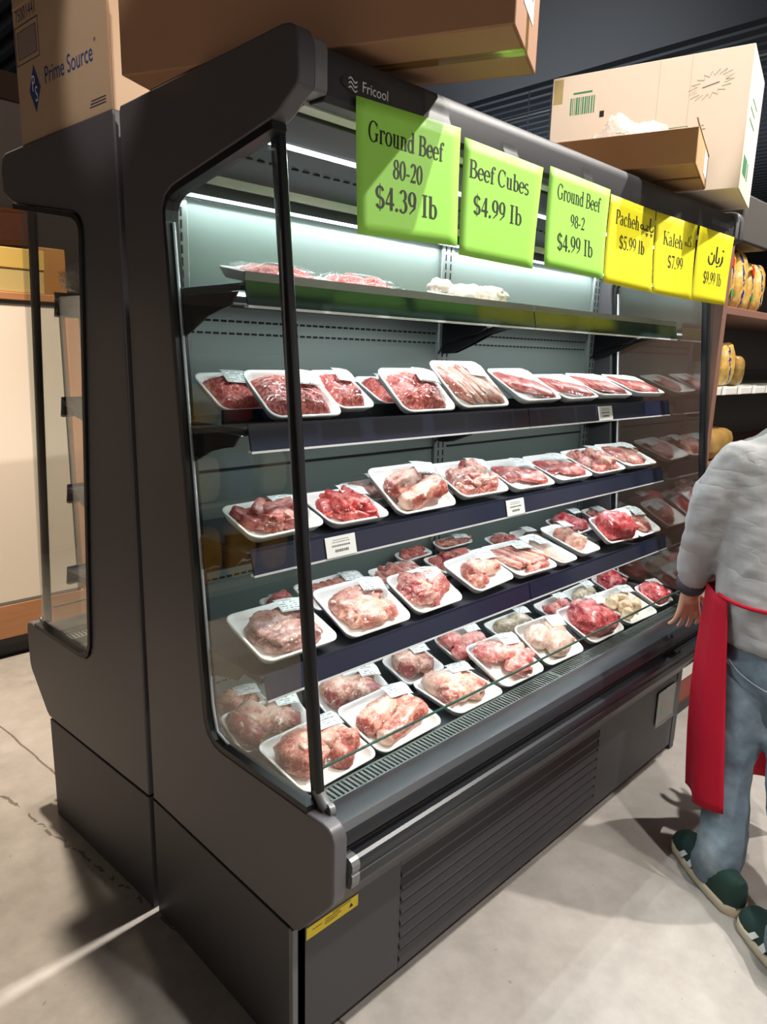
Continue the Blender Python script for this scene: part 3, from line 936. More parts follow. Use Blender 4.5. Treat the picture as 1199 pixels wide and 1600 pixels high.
def tray_mesh(w, d):
    mb = MB()
    c = d / 2
    R0 = .026 if d > .13 else .020

    def rg(ins, z, r): return [(p[0], p[1], z) for p in rrect(w - 2 * ins, d - 2 * ins, max(.006, R0 - ins * .7), 6, 0, c)]
    rings = [rg(.017, 0, .034), rg(.012, .001, .034), rg(.002, .017, .034), rg(0, .0195, .034), rg(.0006, .0215, .034), rg(.003, .0222, .034), rg(.006, .0212, .034), rg(.010, .016, .034), rg(.018, .0045, .034), rg(.023, .0035, .034)]
    mb.loft(rings)
    return mb


def film_z(a, b, h):
    """film height over the tray, a and b in -1..1"""
    e = max(0, 1 - abs(a) ** 4) ** .7 * max(0, 1 - abs(b) ** 4) ** .7
    return .0228 + max(0, h + .004 - .0228) * min(1, e * 1.15)


_meshes = {}


def packed_tray(key, kind, x, y, z, phi, tilt, w, d, label, group, wrapped=True):
    rng = random.Random(key)
    M = Matrix.Translation((x, y, z)) @ Matrix.Rotation(rad(tilt), 4, 'X') @ Matrix.Rotation(rad(phi), 4, 'Z')
    root = empty('meat_tray')
    root.matrix_world = M
    tag(root, label, 'meat package', group)
    tray_mesh(w, d).build('foam_tray', m_foam, root, smooth=True, auto=50)
    mm, pal, h = make_meat(kind, w, d, rng)
    mm.build('meat', PAL[pal], root, smooth=True)
    # film
    mb = MB()
    c = d / 2
    rings = []
    ph = rng.uniform(0, 6)
    for s, dz in ((1.004, -.016), (1.006, -.004), (1.0, .0004)):
        rings.append([(p[0] * s, c + (p[1] - c) * s, .0226 + dz) for p in rrect(w, d, .026 if d > .13 else .020, 6, 0, c)])
    for k in range(1, 12):
        s = 1 - k / 11.5
        ring = []
        for p in rrect(w, d, .026 if d > .13 else .020, 6, 0, c):
            px, py = p[0] * s, c + (p[1] - c) * s
            a, b = px / (w / 2), (py - c) / (d / 2)
            ang = math.atan2(b, a)
            ring.append((px, py, film_z(a, b, h) + .0012 * s * math.sin(ang * 9 + ph) * (1 - s) * 3))
        rings.append(ring)
    mb.loft(rings, False, True)
    mb.build('cling_film', m_film, root, smooth=True)
    # label on the back corner of the film
    lw, ld = (.074, .052) if d > .13 else (.064, min(.044, d * .5))
    if w < .13: lw = .050
    ang = rad(rng.uniform(-14, -2))
    lx, ly = w / 2 - lw / 2 - .016, d - ld / 2 - (.020 if d > .13 else .012)
    zc = film_z(lx / (w / 2), (ly - d / 2) / (d / 2), h) + .0012
    mb = MB(); uv = []

    def lf(u, v):
        px, py = (u - .5) * lw, (v - .5) * ld
        qx, qy = lx + px * math.cos(ang) - py * math.sin(ang), ly + px * math.sin(ang) + py * math.cos(ang)
        uv.append((u, v))
        return (qx, qy, max(film_z(qx / (w / 2), (qy - c) / (d / 2), h) + .0022, zc - .25 * abs(qy - ly)))
    mb.grid(lf, 8, 6); mb.uv = uv
    mb.build('price_label', m_label, root, smooth=True, solid=.0004)
    return root


# shelf key, kind, front-edge centre x, y, z, turn, lean, width, depth, label
TRAYS = [
    ('A1', 'ground', 0.112, 0.292, 1.360, 1.2, 31.1, 0.141, 0.142,
     'ground beef tray pressed into the corner by the near end window, second shelf'),
    ('A2', 'ground', 0.174, 0.174, 1.354, -0.6, 37.2, 0.190, 0.148,
     'mounded ground beef tray passing behind the black front mullion on the second shelf'),
    ('A3', 'ground', 0.336, 0.200, 1.363, 0.6, 33.4, 0.116, 0.145,
     'ground beef tray with two white labels, half behind the tray crossing the black mullion'),
    ('A4', 'ground', 0.564, 0.292, 1.360, -0.8, 26.4, 0.117, 0.141,
     'low ground beef tray sunk between two mounded ground beef trays on the second shelf'),
    ('A5', 'ground', 0.554, 0.173, 1.353, 0.1, 41.3, 0.190, 0.149,
     'largest mounded ground beef tray, just before the tray of long strips, second shelf'),
    ('A6', 'slices', 0.767, 0.170, 1.357, -0.1, 41.4, 0.212, 0.173,
     'steeply tilted tray of long sliced pink strips, highest-standing tray on the second shelf'),
    ('A7', 'cutlet', 1.044, 0.171, 1.365, 0.8, 29.7, 0.208, 0.171,
     'tray of dark red cutlets beside the steep strip tray, at the second shelf joint'),
    ('A8', 'cutlet', 1.270, 0.172, 1.364, 0.8, 25.7, 0.209, 0.157,
     'second cutlet tray past the second shelf joint, low and pale brown-red'),
    ('A9', 'cutlet', 1.486, 0.171, 1.369, -2.5, 22.7, 0.216, 0.167,
     'third cutlet tray past the second shelf joint, above the small white price tag'),
    ('A10', 'cutlet', 1.736, 0.171, 1.371, -4.0, 20.2, 0.216, 0.167,
     'last cutlet tray on the second shelf, against the far end window'),
    ('B1', 'chunks', 0.128, 0.170, 1.114, 2.0, 19.8, 0.198, 0.133,
     'tray of pale beef cubes at the near end of the third shelf'),
    ('B2', 'chunks_red', 0.335, 0.171, 1.108, -1.0, 18.8, 0.182, 0.146,
     'bright red beef cubes tray on the third shelf, above the large white price tag'),
    ('B3', 'shank_dark', 0.527, 0.312, 1.110, 2.4, 21.8, 0.157, 0.098,
     'dark bony meat tray tucked behind the bright red cubes and the two big shanks'),
    ('B4', 'shank_two', 0.557, 0.168, 1.107, -0.2, 35.3, 0.217, 0.163,
     'tilted tray holding two big bone-in shanks on the third shelf'),
    ('B5', 'chunks_fat', 0.798, 0.170, 1.116, -1.0, 27.4, 0.209, 0.155,
     'tray of pink fatty stew pieces beside the two big shanks, third shelf'),
    ('B6', 'shankslice', 1.039, 0.169, 1.109, -1.7, 22.5, 0.209, 0.161,
     'shank slice tray with pale bone at the third shelf joint'),
    ('B7', 'shankslice', 1.272, 0.169, 1.111, -0.9, 18.6, 0.205, 0.170,
     'second shank slice tray, one past the third shelf joint'),
    ('B8', 'chunks_fat', 1.499, 0.169, 1.111, 0.1, 19.6, 0.214, 0.168,
     'pink fatty pieces tray, last but one on the third shelf'),
    ('B9', 'chops', 1.729, 0.169, 1.113, -3.5, 20.5, 0.215, 0.169,
     'tray of pale fat-edged chops at the far end of the third shelf'),
    ('C1', 'veal', 0.128, 0.127, 0.862, 0.0, 18.6, 0.204, 0.170,
     'brownish meat tray at the near end of the fourth shelf, overhanging the shelf end'),
    ('C2', 'chunks', 0.245, 0.295, 0.855, 0.6, 12.1, 0.090, 0.117,
     'sliver of a cube tray behind the brownish meat tray at the end window'),
    ('C3', 'strips', 0.415, 0.295, 0.858, 0.4, 18.5, 0.225, 0.119,
     'tray with pale red strip meat behind the big pale veal tray, label standing up'),
    ('C4', 'veal_pale', 0.361, 0.127, 0.853, -0.3, 25.7, 0.209, 0.168,
     'big pale veal tray with wide label, just past the black mullion on the fourth shelf'),
    ('C5', 'chunks_fat', 0.644, 0.295, 0.858, 0.0, 16.7, 0.181, 0.105,
     'small fatty meat tray behind the veal tray and the heaped pink pieces'),
    ('C6', 'chunks_fat', 0.579, 0.130, 0.854, 0.3, 25.4, 0.183, 0.146,
     'tray heaped with large pink folded pieces in front on the fourth shelf'),
    ('C7', 'chunks', 0.800, 0.411, 0.878, 3.0, 14.0, 0.140, 0.055,
     'cube tray at the back of the fourth shelf, mostly hidden by its label'),
    ('C8', 'strips', 0.985, 0.411, 0.884, 0.0, 16.0, 0.163, 0.055,
     'strip meat tray set deepest on the fourth shelf, below the slotted upright'),
    ('C9', 'chunks', 0.891, 0.295, 0.855, 0.0, 12.2, 0.204, 0.105,
     'cube tray behind the single pale leg joint on the fourth shelf'),
    ('C10', 'shank_one', 0.815, 0.130, 0.861, 3.0, 21.6, 0.188, 0.146,
     'tray with one pale leg joint lying across, raised over its neighbours, fourth shelf'),
    ('C11', 'strips', 1.026, 0.127, 0.858, -2.7, 16.1, 0.200, 0.175,
     'tray of long parallel meat strips on the fourth shelf, over the shelf joint'),
    ('C12', 'flat_grey', 1.200, 0.127, 0.856, 0.1, 14.9, 0.105, 0.185,
     'narrow tray of flat grey-tan meat beside the parallel strips'),
    ('C13', 'chunks', 1.162, 0.296, 0.857, 0.8, 14.3, 0.105, 0.121,
     'small cube tray behind the parallel strips, label only partly showing'),
    ('C14', 'dark', 1.301, 0.295, 0.856, -0.9, 13.4, 0.111, 0.119,
     'small dark brown meat tray behind the flat grey-tan meat'),
    ('C15', 'chicken_pink', 1.337, 0.127, 0.863, -0.4, 15.9, 0.123, 0.189,
     'narrow tray of pale poultry pieces between grey-tan meat and the round red joint'),
    ('C18', 'chops', 1.790, 0.296, 0.860, -0.5, 18.7, 0.130, 0.122,
     'chop tray at the back corner of the fourth shelf, behind the round red joint'),
    ('C19', 'roast_round', 1.557, 0.132, 0.867, -3.2, 35.3, 0.204, 0.123,
     'round bright red joint with a white label on its side, fourth shelf'),
    ('C20', 'chops', 1.763, 0.131, 0.858, 0.0, 28.4, 0.188, 0.155,
     'chop tray at the far end of the fourth shelf, against the end window'),
    ('C16', 'bone_red', 1.565, 0.296, 0.859, 2.2, 18.7, 0.189, 0.121,
     'red bony joint wrapped in film behind the pale poultry pieces, fourth shelf'),
    ('D1', 'skinny', 0.140, 0.356, 0.612, 0.0, 12.0, 0.147, 0.095,
     'pale skin-on joint in the back corner of the bottom deck by the near end window'),
    ('D2', 'skinny_dark', 0.150, 0.243, 0.595, -2.0, 23.8, 0.210, 0.121,
     'skin-on joint with dark cut face behind the front corner tray of the bottom deck'),
    ('D3', 'knuckle', 0.175, 0.045, 0.586, 1.8, 11.7, 0.220, 0.182,
     'tray of knuckle joints in the front corner of the bottom deck behind the mullion'),
    ('D4', 'skinny', 0.405, 0.231, 0.595, -2.6, 22.9, 0.225, 0.118,
     'pale skin-on joint in the back row, just past the mullion, bottom deck'),
    ('D5', 'shank_two', 0.400, 0.046, 0.586, 0.9, 14.9, 0.222, 0.177,
     'tray of two long pale shanks at the front of the bottom deck'),
    ('D6', 'skinny', 0.659, 0.238, 0.593, 1.8, 19.2, 0.166, 0.120,
     'pale skin-on joint in the back row behind the grey sinewy shank, bottom deck'),
    ('D7', 'shank_grey', 0.663, 0.042, 0.584, -1.0, 6.9, 0.200, 0.178,
     'grey sinewy shank tray in the front row of the bottom deck'),
    ('D8', 'pink_lumps', 0.887, 0.232, 0.594, 0.0, 19.1, 0.181, 0.124,
     'pink lumpy offal tray in the back row of the bottom deck'),
    ('D9', 'pink_lumps', 0.865, 0.047, 0.591, -1.2, 22.9, 0.198, 0.174,
     'large pink lumpy offal tray in the front row of the bottom deck'),
    ('D10', 'tripe', 1.142, 0.231, 0.590, -0.5, 15.3, 0.210, 0.116,
     'pale greenish tripe tray in the back row behind the large pink offal tray'),
    ('D11', 'tripe', 1.084, 0.048, 0.590, -1.8, 28.2, 0.205, 0.164,
     'tray of three smooth pinkish tripe lumps in the front row'),
    ('D12', 'pink_lumps', 1.410, 0.231, 0.589, 1.0, 15.3, 0.168, 0.116,
     'small pink meat tray in the back row between tripe and the marbled roast'),
    ('D13', 'roast', 1.352, 0.048, 0.588, -0.6, 23.2, 0.217, 0.170,
     'dark red marbled roast tray in the front row of the bottom deck'),
    ('D14', 'tripe', 1.590, 0.231, 0.590, 2.0, 20.3, 0.165, 0.115,
     'pale tripe tray in the back row behind the marbled roast and poultry'),
    ('D15', 'chicken', 1.602, 0.047, 0.587, -2.2, 18.4, 0.215, 0.179,
     'pale yellow poultry tray in the front row of the bottom deck'),
    ('D16', 'roast_red', 1.795, 0.232, 0.593, 2.0, 19.7, 0.120, 0.121,
     'dark red meat tray in the back row behind the yellow poultry'),
    ('D17', 'roast_red', 1.790, 0.053, 0.597, 0.0, 24.3, 0.130, 0.120,
     'bright red lump of meat at the far end of the bottom deck, by the hand'),
]
GRP = {'A': 'meat trays on the second shelf', 'B': 'meat trays on the third shelf', 'C': 'meat trays on the fourth shelf', 'D': 'meat trays on the bottom deck'}
for (key, kind, x, y, z, phi, tilt, w, d, lab) in TRAYS:
    packed_tray(key, kind, x, y, z, phi, tilt, w, d, lab, GRP[key[0]])
packed_tray('T1', 'ground', .19, .225, 1.625, 0, 10, .20, .16, 'pink ground meat tray at the near end of the top shelf, only its mound showing', 'meat trays on the top shelf')
packed_tray('T2', 'ground', .425, .225, 1.625, 0, 10, .20, .16, 'pink ground meat tray in the middle of the first top shelf half', 'meat trays on the top shelf')
ft = packed_tray('T3', 'pink_lumps', .84, .225, 1.625, 0, 10, .20, .16, 'tray of white fat at the top shelf joint', 'meat trays on the top shelf')
for c in ft.children:
    if c.name.startswith('meat'): c.data.materials[0] = PAL['fat']

# ================================================================== PRICE SIGNS with bold serif lettering
TH, TN = .152, .052           # thick and thin stroke


class G:
    """one glyph, drawn as strokes on a cap height of 1"""
    def __init__(s): s.q = []

    def pl(s, pts, ws):
        pts = [Vector((p[0], p[1])) for p in pts]
        n = len(pts)
        if not isinstance(ws, (list, tuple)): ws = [ws] * n
        L_, R__ = [], []
        for i in range(n):
            d = (pts[min(n - 1, i + 1)] - pts[max(0, i - 1)])
            if d.length == 0: d = Vector((1, 0))
            d.normalize(); nn = Vector((-d.y, d.x))
            L_.append(pts[i] + nn * ws[i] / 2); R__.append(pts[i] - nn * ws[i] / 2)
        for i in range(n - 1): s.q.append((L_[i], R__[i], R__[i + 1], L_[i + 1]))
        return s

    def arc(s, cx, cy, rx, ry, a0, a1, tk=TH, tn=TN, n=22):
        pts, ws = [], []
        for i in range(n + 1):
            a = rad(a0 + (a1 - a0) * i / n)
            pts.append((cx + rx * math.cos(a), cy + ry * math.sin(a)))
            ws.append(tn + (tk - tn) * abs(math.cos(a)) ** 1.3)
        return s.pl(pts, ws)

    def v(s, x, y0, y1, w=TH): return s.pl([(x, y0), (x, y1)], w)

    def h(s, y, x0, x1, w=TN): return s.pl([(x0, y), (x1, y)], w)

    def dot(s, x, y, r=.085):
        pts = [Vector((x + r * math.cos(i * math.pi / 5), y + r * math.sin(i * math.pi / 5))) for i in range(10)]
        for i in range(1, 9): s.q.append((pts[0], pts[i], pts[i + 1], pts[i + 1]))
        return s


def glyphs():
    g = {}
    X = .67                       # x height
    g['G'] = (G().arc(.40, .5, .33, .49, 40, 318).v(.66, .06, .42).h(.42, .52, .82).v(.69, .68, .96, .04), .84)
    g['C'] = (G().arc(.40, .5, .33, .49, 42, 318).v(.68, .68, .96, .05), .78)
    g['B'] = (G().v(.20, 0, 1).h(.022, .06, .40).h(.978, .06, .40).h(.53, .2, .42).arc(.38, .755, .22, .225, -90, 90).arc(.40, .275, .27, .255, -90, 90), .76)
    g['P'] = (G().v(.20, 0, 1).h(.022, .06, .36).h(.978, .06, .40).arc(.36, .72, .25, .26, -90, 90), .68)
    g['K'] = (G().v(.19, 0, 1).h(.022, .05, .34).h(.978, .05, .34).pl([(.22, .42), (.70, .97)], TN).pl([(.36, .58), (.70, .03)], TH).h(.022, .56, .86).h(.978, .56, .84), .84)
    g['I'] = (G().v(.22, 0, 1).h(.022, .06, .38).h(.978, .06, .38), .44)
    g['r'] = (G().v(.17, 0, X).h(.022, .05, .32).h(X - .02, .04, .2).arc(.36, .47, .18, .18, 60, 170, TN * 1.3, TN * 1.3).dot(.43, .58, .07), .50)
    g['o'] = (G().arc(.30, .335, .22, .325, 0, 360), .60)
    g['c'] = (G().arc(.30, .335, .21, .325, 55, 320).dot(.43, .52, .065), .54)
    g['e'] = (G().arc(.30, .335, .22, .325, 0, 318).h(.36, .1, .52), .56)
    g['u'] = (G().v(.17, .16, X).h(X - .02, .03, .2).arc(.30, .17, .14, .145, 180, 300, TH * .8).v(.47, 0, X).h(X - .02, .34, .5).h(.022, .45, .62), .65)
    g['n'] = (G().v(.17, 0, X).h(.022, .05, .30).h(X - .02, .03, .2).arc(.33, .47, .15, .17, 20, 160, TH * .8).v(.49, 0, .52).h(.022, .36, .62), .66)
    g['h'] = (G().v(.17, 0, 1).h(.022, .05, .30).h(.978, .03, .2).arc(.33, .47, .15, .17, 20, 160, TH * .8).v(.49, 0, .52).h(.022, .36, .62), .66)
    g['d'] = (G().arc(.27, .32, .19, .31, 40, 320).v(.47, 0, 1).h(.978, .33, .5).h(.022, .45, .61), .65)
    g['b'] = (G().v(.17, 0, 1).h(.978, .03, .2).arc(.34, .32, .19, .31, -140, 140), .60)
    g['f'] = (G().v(.20, 0, .78).h(.022, .06, .36).h(X - .02, .04, .40).arc(.35, .80, .15, .18, 60, 180, TH * .9).dot(.43, .90, .07), .44)
    g['s'] = (G().arc(.24, .50, .15, .155, 30, 270, TH * .75, TN * 1.3).arc(.25, .175, .16, .165, 90, -150, TH * .8, TN * 1.3), .48)
    g['a'] = (G().arc(.25, .50, .15, .155, 20, 165, TH * .7).v(.40, .06, .52).arc(.24, .19, .15, .18, 60, 300, TH * .8).h(.03, .38, .56), .57)
    g['l'] = (G().v(.18, 0, 1).h(.022, .05, .31).h(.978, .03, .2), .36)
    g['$'] = (G().arc(.28, .70, .19, .235, 20, 270, TH * .95, TN * 1.5).arc(.28, .26, .20, .225, 90, -160, TH, TN * 1.5).v(.28, -.10, 1.08, .035), .58)
    g['.'] = (G().dot(.13, .07), .27)
    g['-'] = (G().h(.33, .05, .34, .09), .40)
    g['0'] = (G().arc(.28, .5, .20, .49, 0, 360), .56)
    g['2'] = (G().arc(.27, .74, .18, .24, 165, -20, TH, TN * 1.4).pl([(.44, .68), (.34, .42), (.08, .06)], [TH, .09, .06]).h(.07, .05, .50, .13), .56)
    g['3'] = (G().arc(.25, .76, .16, .22, 160, -90, TH * .95, TN).arc(.25, .28, .20, .265, 90, -150, TH, TN * 1.2), .56)
    g['4'] = (G().v(.38, 0, .98).pl([(.36, .95), (.06, .30)], TN).h(.28, .04, .55, .10), .58)
    g['5'] = (G().h(.93, .13, .49, .12).pl([(.15, .93), (.10, .56)], TN).arc(.24, .31, .20, .29, 118, -150, TH, TN * 1.4), .56)
    g['7'] = (G().h(.92, .07, .52, .14).pl([(.48, .88), (.22, 0)], [.07, .13]), .56)
    g['8'] = (G().arc(.28, .75, .155, .225, 0, 360, TH * .9).arc(.28, .265, .195, .255, 0, 360), .56)
    g['9'] = (G().arc(.27, .68, .185, .30, 0, 360).pl([(.455, .66), (.42, .30), (.12, .02)], [TH, .11, .05]), .56)
    return g


GL = glyphs()


def serif(mb, txt, x0, x1, z, h, y=0.0):
    """write txt so that it fills x0..x1 on a base line z with cap height h"""
    wid = sum(GL[c][1] if c != ' ' else .30 for c in txt)
    sx = (x1 - x0) / wid
    x = x0
    for c in txt:
        if c == ' ': x += .30 * sx; continue
        gq, gw = GL[c]
        for q in gq.q: mb.add([(x + p.x * sx, y, z + p.y * h) for p in q], [(0, 1, 2, 3)])
        x += gw * sx


def strokes(mb, segs, x0, z0, sx, sz, y=0.0):
    """joined-up script: list of (points, widths)"""
    for pts, ws in segs:
        g = G()
        if len(pts) == 1: g.dot(pts[0][0], pts[0][1], ws)
        else: g.pl(pts, ws)
        for q in g.q: mb.add([(x0 + p.x * sx, y, z0 + p.y * sz) for p in q], [(0, 1, 2, 3)])


def bow(x0, x1, n=10, a=-1, b=1, cx=0, cy=0, rx=1, ry=1): return [(cx + rx * math.cos(rad(x0 + (x1 - x0) * i / n)), cy + ry * math.sin(rad(x0 + (x1 - x0) * i / n))) for i in range(n + 1)]


# words in joined script, drawn end to start
PACHEH = [([(1.0, .30), (.98, .12), (.90, .05), (.80, .08), (.74, .12)], [.05, .1, .1, .09, .07]), ([(.74, .12), (.74, .9)], [.08, .09]),
          ([(.66, .06), (.56, .06), (.46, .10), (.58, .30), (.66, .32), (.50, .38), (.44, .33)], [.09, .1, .09, .06, .06, .05, .05]), ([(.56, .06), (.30, .07), (.22, .1)], [.09, .09, .08]),
          (bow(-60, 300, 12, cx=.16, cy=.20, rx=.10, ry=.13), .07), ([(.84, -.14)], .055), ([(.92, -.14)], .055), ([(.88, -.26)], .055), ([(.50, -.16)], .055), ([(.58, -.16)], .055), ([(.54, -.28)], .055)]
KALEH = [([(.92, .98), (.62, .70), (.84, .40), (.90, .14), (.80, .05), (.60, .06)], [.05, .08, .10, .11, .1, .09]), ([(.88, 1.12), (.66, .90)], [.06, .06]), ([(.60, .06), (.48, .10), (.47, .9)], [.09, .08, .09]), ([(.47, .08), (.30, .07)], .09),
         (bow(-70, 290, 12, cx=.17, cy=.22, rx=.11, ry=.15), .08)]
ZABAN = [([(.98, .52), (.97, .20), (.86, -.06), (.76, -.12)], [.10, .12, .10, .05]), ([(.99, .84)], .065),
         ([(.76, .42), (.75, .14), (.66, .05), (.54, .12)], [.08, .11, .11, .09]), ([(.55, .10), (.55, 1.0)], [.09, .10]), ([(.65, -.14)], .065),
         ([(.40, .52), (.41, .20), (.30, -.08), (.16, -.10), (.05, .06), (.03, .36)], [.07, .11, .11, .11, .11, .06]), ([(.22, .52)], .065)]

m_green = mat('lime_paper', '#A6EC5C', 0.6)
m_yellow = mat('yellow_paper', '#F6EC1A', 0.6)
m_inkp = mat('printed_black', '#1B1D12', 0.6)
m_tape = glass_mat('clear_tape', (.9, .9, .88), .03, .12, .35, 2.0)


def price_sign(label, m, quad, lines, tapes, script=None, group='green price signs'):
    (ax, az), (bx, bz), (cx, cz), (dx, dz) = quad
    px, pz = (ax + bx + cx + dx) / 4, (az + bz) / 2
    rng = random.Random(label)
    k = rng.uniform(.004, .010)

    def off(z): return -k * max(0, (1.905 - z) / .2) ** 2 * (1 if z < 1.905 else 0)

    def fn(u, v):
        xt, zt = ax + (bx - ax) * u, az + (bz - az) * u
        xb, zb = dx + (cx - dx) * u, dz + (cz - dz) * u
        x, z = xb + (xt - xb) * v, zb + (zt - zb) * v
        return (x - px, off(z) + .002 * math.sin(u * 3.1) * (1 - v), z - pz)
    o = MB().grid(fn, 10, 10).build('price_sign', m, None, smooth=True, solid=.0004, loc=(px, -.0215, pz))
    tag(o, label, 'sign', group)
    mb = MB()
    for (txt, x0, x1, z, h) in lines: serif(mb, txt, x0 - px, x1 - px, z - pz, h)
    if script:
        segs, x0, z0, sx, sz = script
        strokes(mb, segs, x0 - px, z0 - pz, sx, sz)
    sl = math.atan2((bz - az + cz - dz) / 2, (bx - ax + cx - dx) / 2)
    out = []
    for p in mb.v:
        z = p[2] + p[0] * math.tan(sl) * .5
        u = min(1, max(0, (p[0] + px - ax) / (bx - ax))); v = (z + pz - dz) / (az - dz)
        out.append((p[0], off(z + pz) + .002 * math.sin(u * 3.1) * (1 - v) - .0007, z))
    mb.v = out
    mb.build('lettering', m_inkp, o)
    for (tx, tw, th) in tapes:
        MB().grid(lambda u, v: (tx + tw * (u - .5) - px, -.0012 + (.0068 if v > .4 else 0), (az + bz) / 2 - .012 + (th + .012) * v - pz), 2, 4).build('tape', m_tape, o, smooth=True)
    return o


price_sign('green paper sign reading Ground Beef 80-20 $4.39 lb, half shaded', m_green, [(.121, 1.918), (.394, 1.928), (.393, 1.712), (.124, 1.701)],
           [('Ground Beef', .150, .346, 1.857, .033), ('80-20', .212, .290, 1.807, .032), ('$4.39 Ib', .168, .332, 1.752, .039)], [(.33, .07, .045)])
price_sign('green paper sign reading Beef Cubes $4.99', m_green, [(.407, 1.915), (.682, 1.911), (.657, 1.695), (.398, 1.697)],
           [('Beef Cubes', .424, .632, 1.846, .033), ('$4.99 Ib', .442, .610, 1.780, .037)], [(.565, .05, .03)])
price_sign('green paper sign reading Ground Beef 98-2 $4.99', m_green, [(.709, 1.920), (.984, 1.916), (.967, 1.700), (.697, 1.705)],
           [('Ground Beef', .745, .940, 1.857, .033), ('98-2', .808, .873, 1.805, .028), ('$4.99 Ib', .752, .914, 1.747, .038)], [(.88, .04, .035)])
price_sign('yellow paper sign reading Pacheh $5.99, hung against the last green one', m_yellow, [(.989, 1.907), (1.240, 1.904), (1.243, 1.688), (.970, 1.693)],
           [('Pacheh', 1.020, 1.152, 1.842, .034), ('$5.99 lb', 1.048, 1.190, 1.784, .034)], [(1.14, .07, .03)], (PACHEH, 1.155, 1.846, .080, .040), 'yellow price signs')
price_sign('yellow paper sign reading Kaleh $7.99', m_yellow, [(1.246, 1.904), (1.525, 1.906), (1.513, 1.687), (1.249, 1.688)],
           [('Kaleh', 1.300, 1.432, 1.826, .036), ('$7.99', 1.340, 1.444, 1.766, .036)], [(1.39, .06, .022)], (KALEH, 1.445, 1.838, .050, .030), 'yellow price signs')
price_sign('yellow paper sign at the end of the row reading $9.99 with Persian lettering above', m_yellow, [(1.543, 1.907), (1.822, 1.909), (1.796, 1.690), (1.521, 1.688)],
           [('$9.99 lb', 1.606, 1.750, 1.746, .038)], [], (ZABAN, 1.628, 1.812, .118, .052), 'yellow price signs')


# white price tags in the shelf rails
def shelf_tag(label, x0, x1, shelf, seed):
    z, y0 = SHELF_Z[shelf], {'A': .166, 'B': .163}[shelf]
    a = math.atan2(.010, .045)
    o = empty('shelf_price_tag', ((x0 + x1) / 2, y0 - .0180, z - .0185), (-a, 0, 0))
    tag(o, label, 'price tag', 'white price tags on the shelf rails')
    hw = (x1 - x0) / 2
    MB().box(-hw, hw, -.0012, -.0002, -.023, .022).build('card', m_white, o)
    mb = MB(); r = random.Random(seed)
    for (zz, w, h) in ((.014, .5, .0014), (.009, .55, .0016), (.001, .6, .0038), (-.010, .42, .006)):
        xx = -hw * w
        while xx < hw * w:
            k = r.uniform(.0015, .004)
            mb.box(xx, xx + k, -.0015, -.0012, zz - h / 2, zz + h / 2); xx += k + .0015
    mb.build('print', mat('tag_print', '#55584F', .7), o)
    return o


shelf_tag('larger white price tag in the third shelf rail, below the bright red beef cubes', .203, .290, 'B', 1)
shelf_tag('small white price tag in the third shelf rail at the middle joint', .862, .948, 'B', 2)
shelf_tag('small white price tag in the second shelf rail, under the cutlet trays', 1.335, 1.425, 'A', 3)

# ================================================================== CARDBOARD BOXES ON TOP
def card(name, col, a=.07):
    k = NT(name)
    c = lin(col)
    nz = k.noise(3, 4, .6)
    k.link(k.ramp(nz, [(.25, tuple(x * (1 - a) for x in c[:3]) + (1,)), (.75, tuple(min(1, x * (1 + a)) for x in c[:3]) + (1,))]), k.p.inputs['Base Color'])
    k.p.inputs['Roughness'].default_value = .75; k.p.inputs['Specular IOR Level'].default_value = .25
    tc = k.new('ShaderNodeTexCoord'); wv = k.new('ShaderNodeTexWave', wave_type='BANDS', bands_direction='DIAGONAL')
    mp = k.new('ShaderNodeMapping'); mp.inputs['Scale'].default_value = (1, 1, 0.0)
    k.link(tc.outputs['Object'], mp.inputs[0]); k.link(mp.outputs[0], wv.inputs[0]); wv.inputs['Scale'].default_value = 40
    k.bump(wv.outputs[0], .05, .0006)
    return k.m


m_kraft = card('brown_cardboard', '#A97F62')
m_kraft2 = card('tan_cardboard', '#B58E66')
m_beige = card('beige_cardboard', '#B89C80')
m_whitebox = card('white_cardboard', '#E6D6C2', .03)
m_blueink = mat('blue_print', '#2A3F7E', .6)
m_purple = mat('dark_violet_print', '#4A3F57', .6)
m_greenink = mat('green_print', '#3E8A5E', .6)
m_greyink = mat('grey_print', '#6C6760', .6)
m_ptape = glass_mat('packing_tape', (.93, .92, .80), .06, .3, .12, 2.0)


def frame_matrix(p0, p1, z):
    """local x along p0->p1, local y to the left of it, origin at p0"""
    ang = math.atan2(p1[1] - p0[1], p1[0] - p0[0])
    return Matrix.Translation((p0[0], p0[1], z)) @ Matrix.Rotation(ang, 4, 'Z')


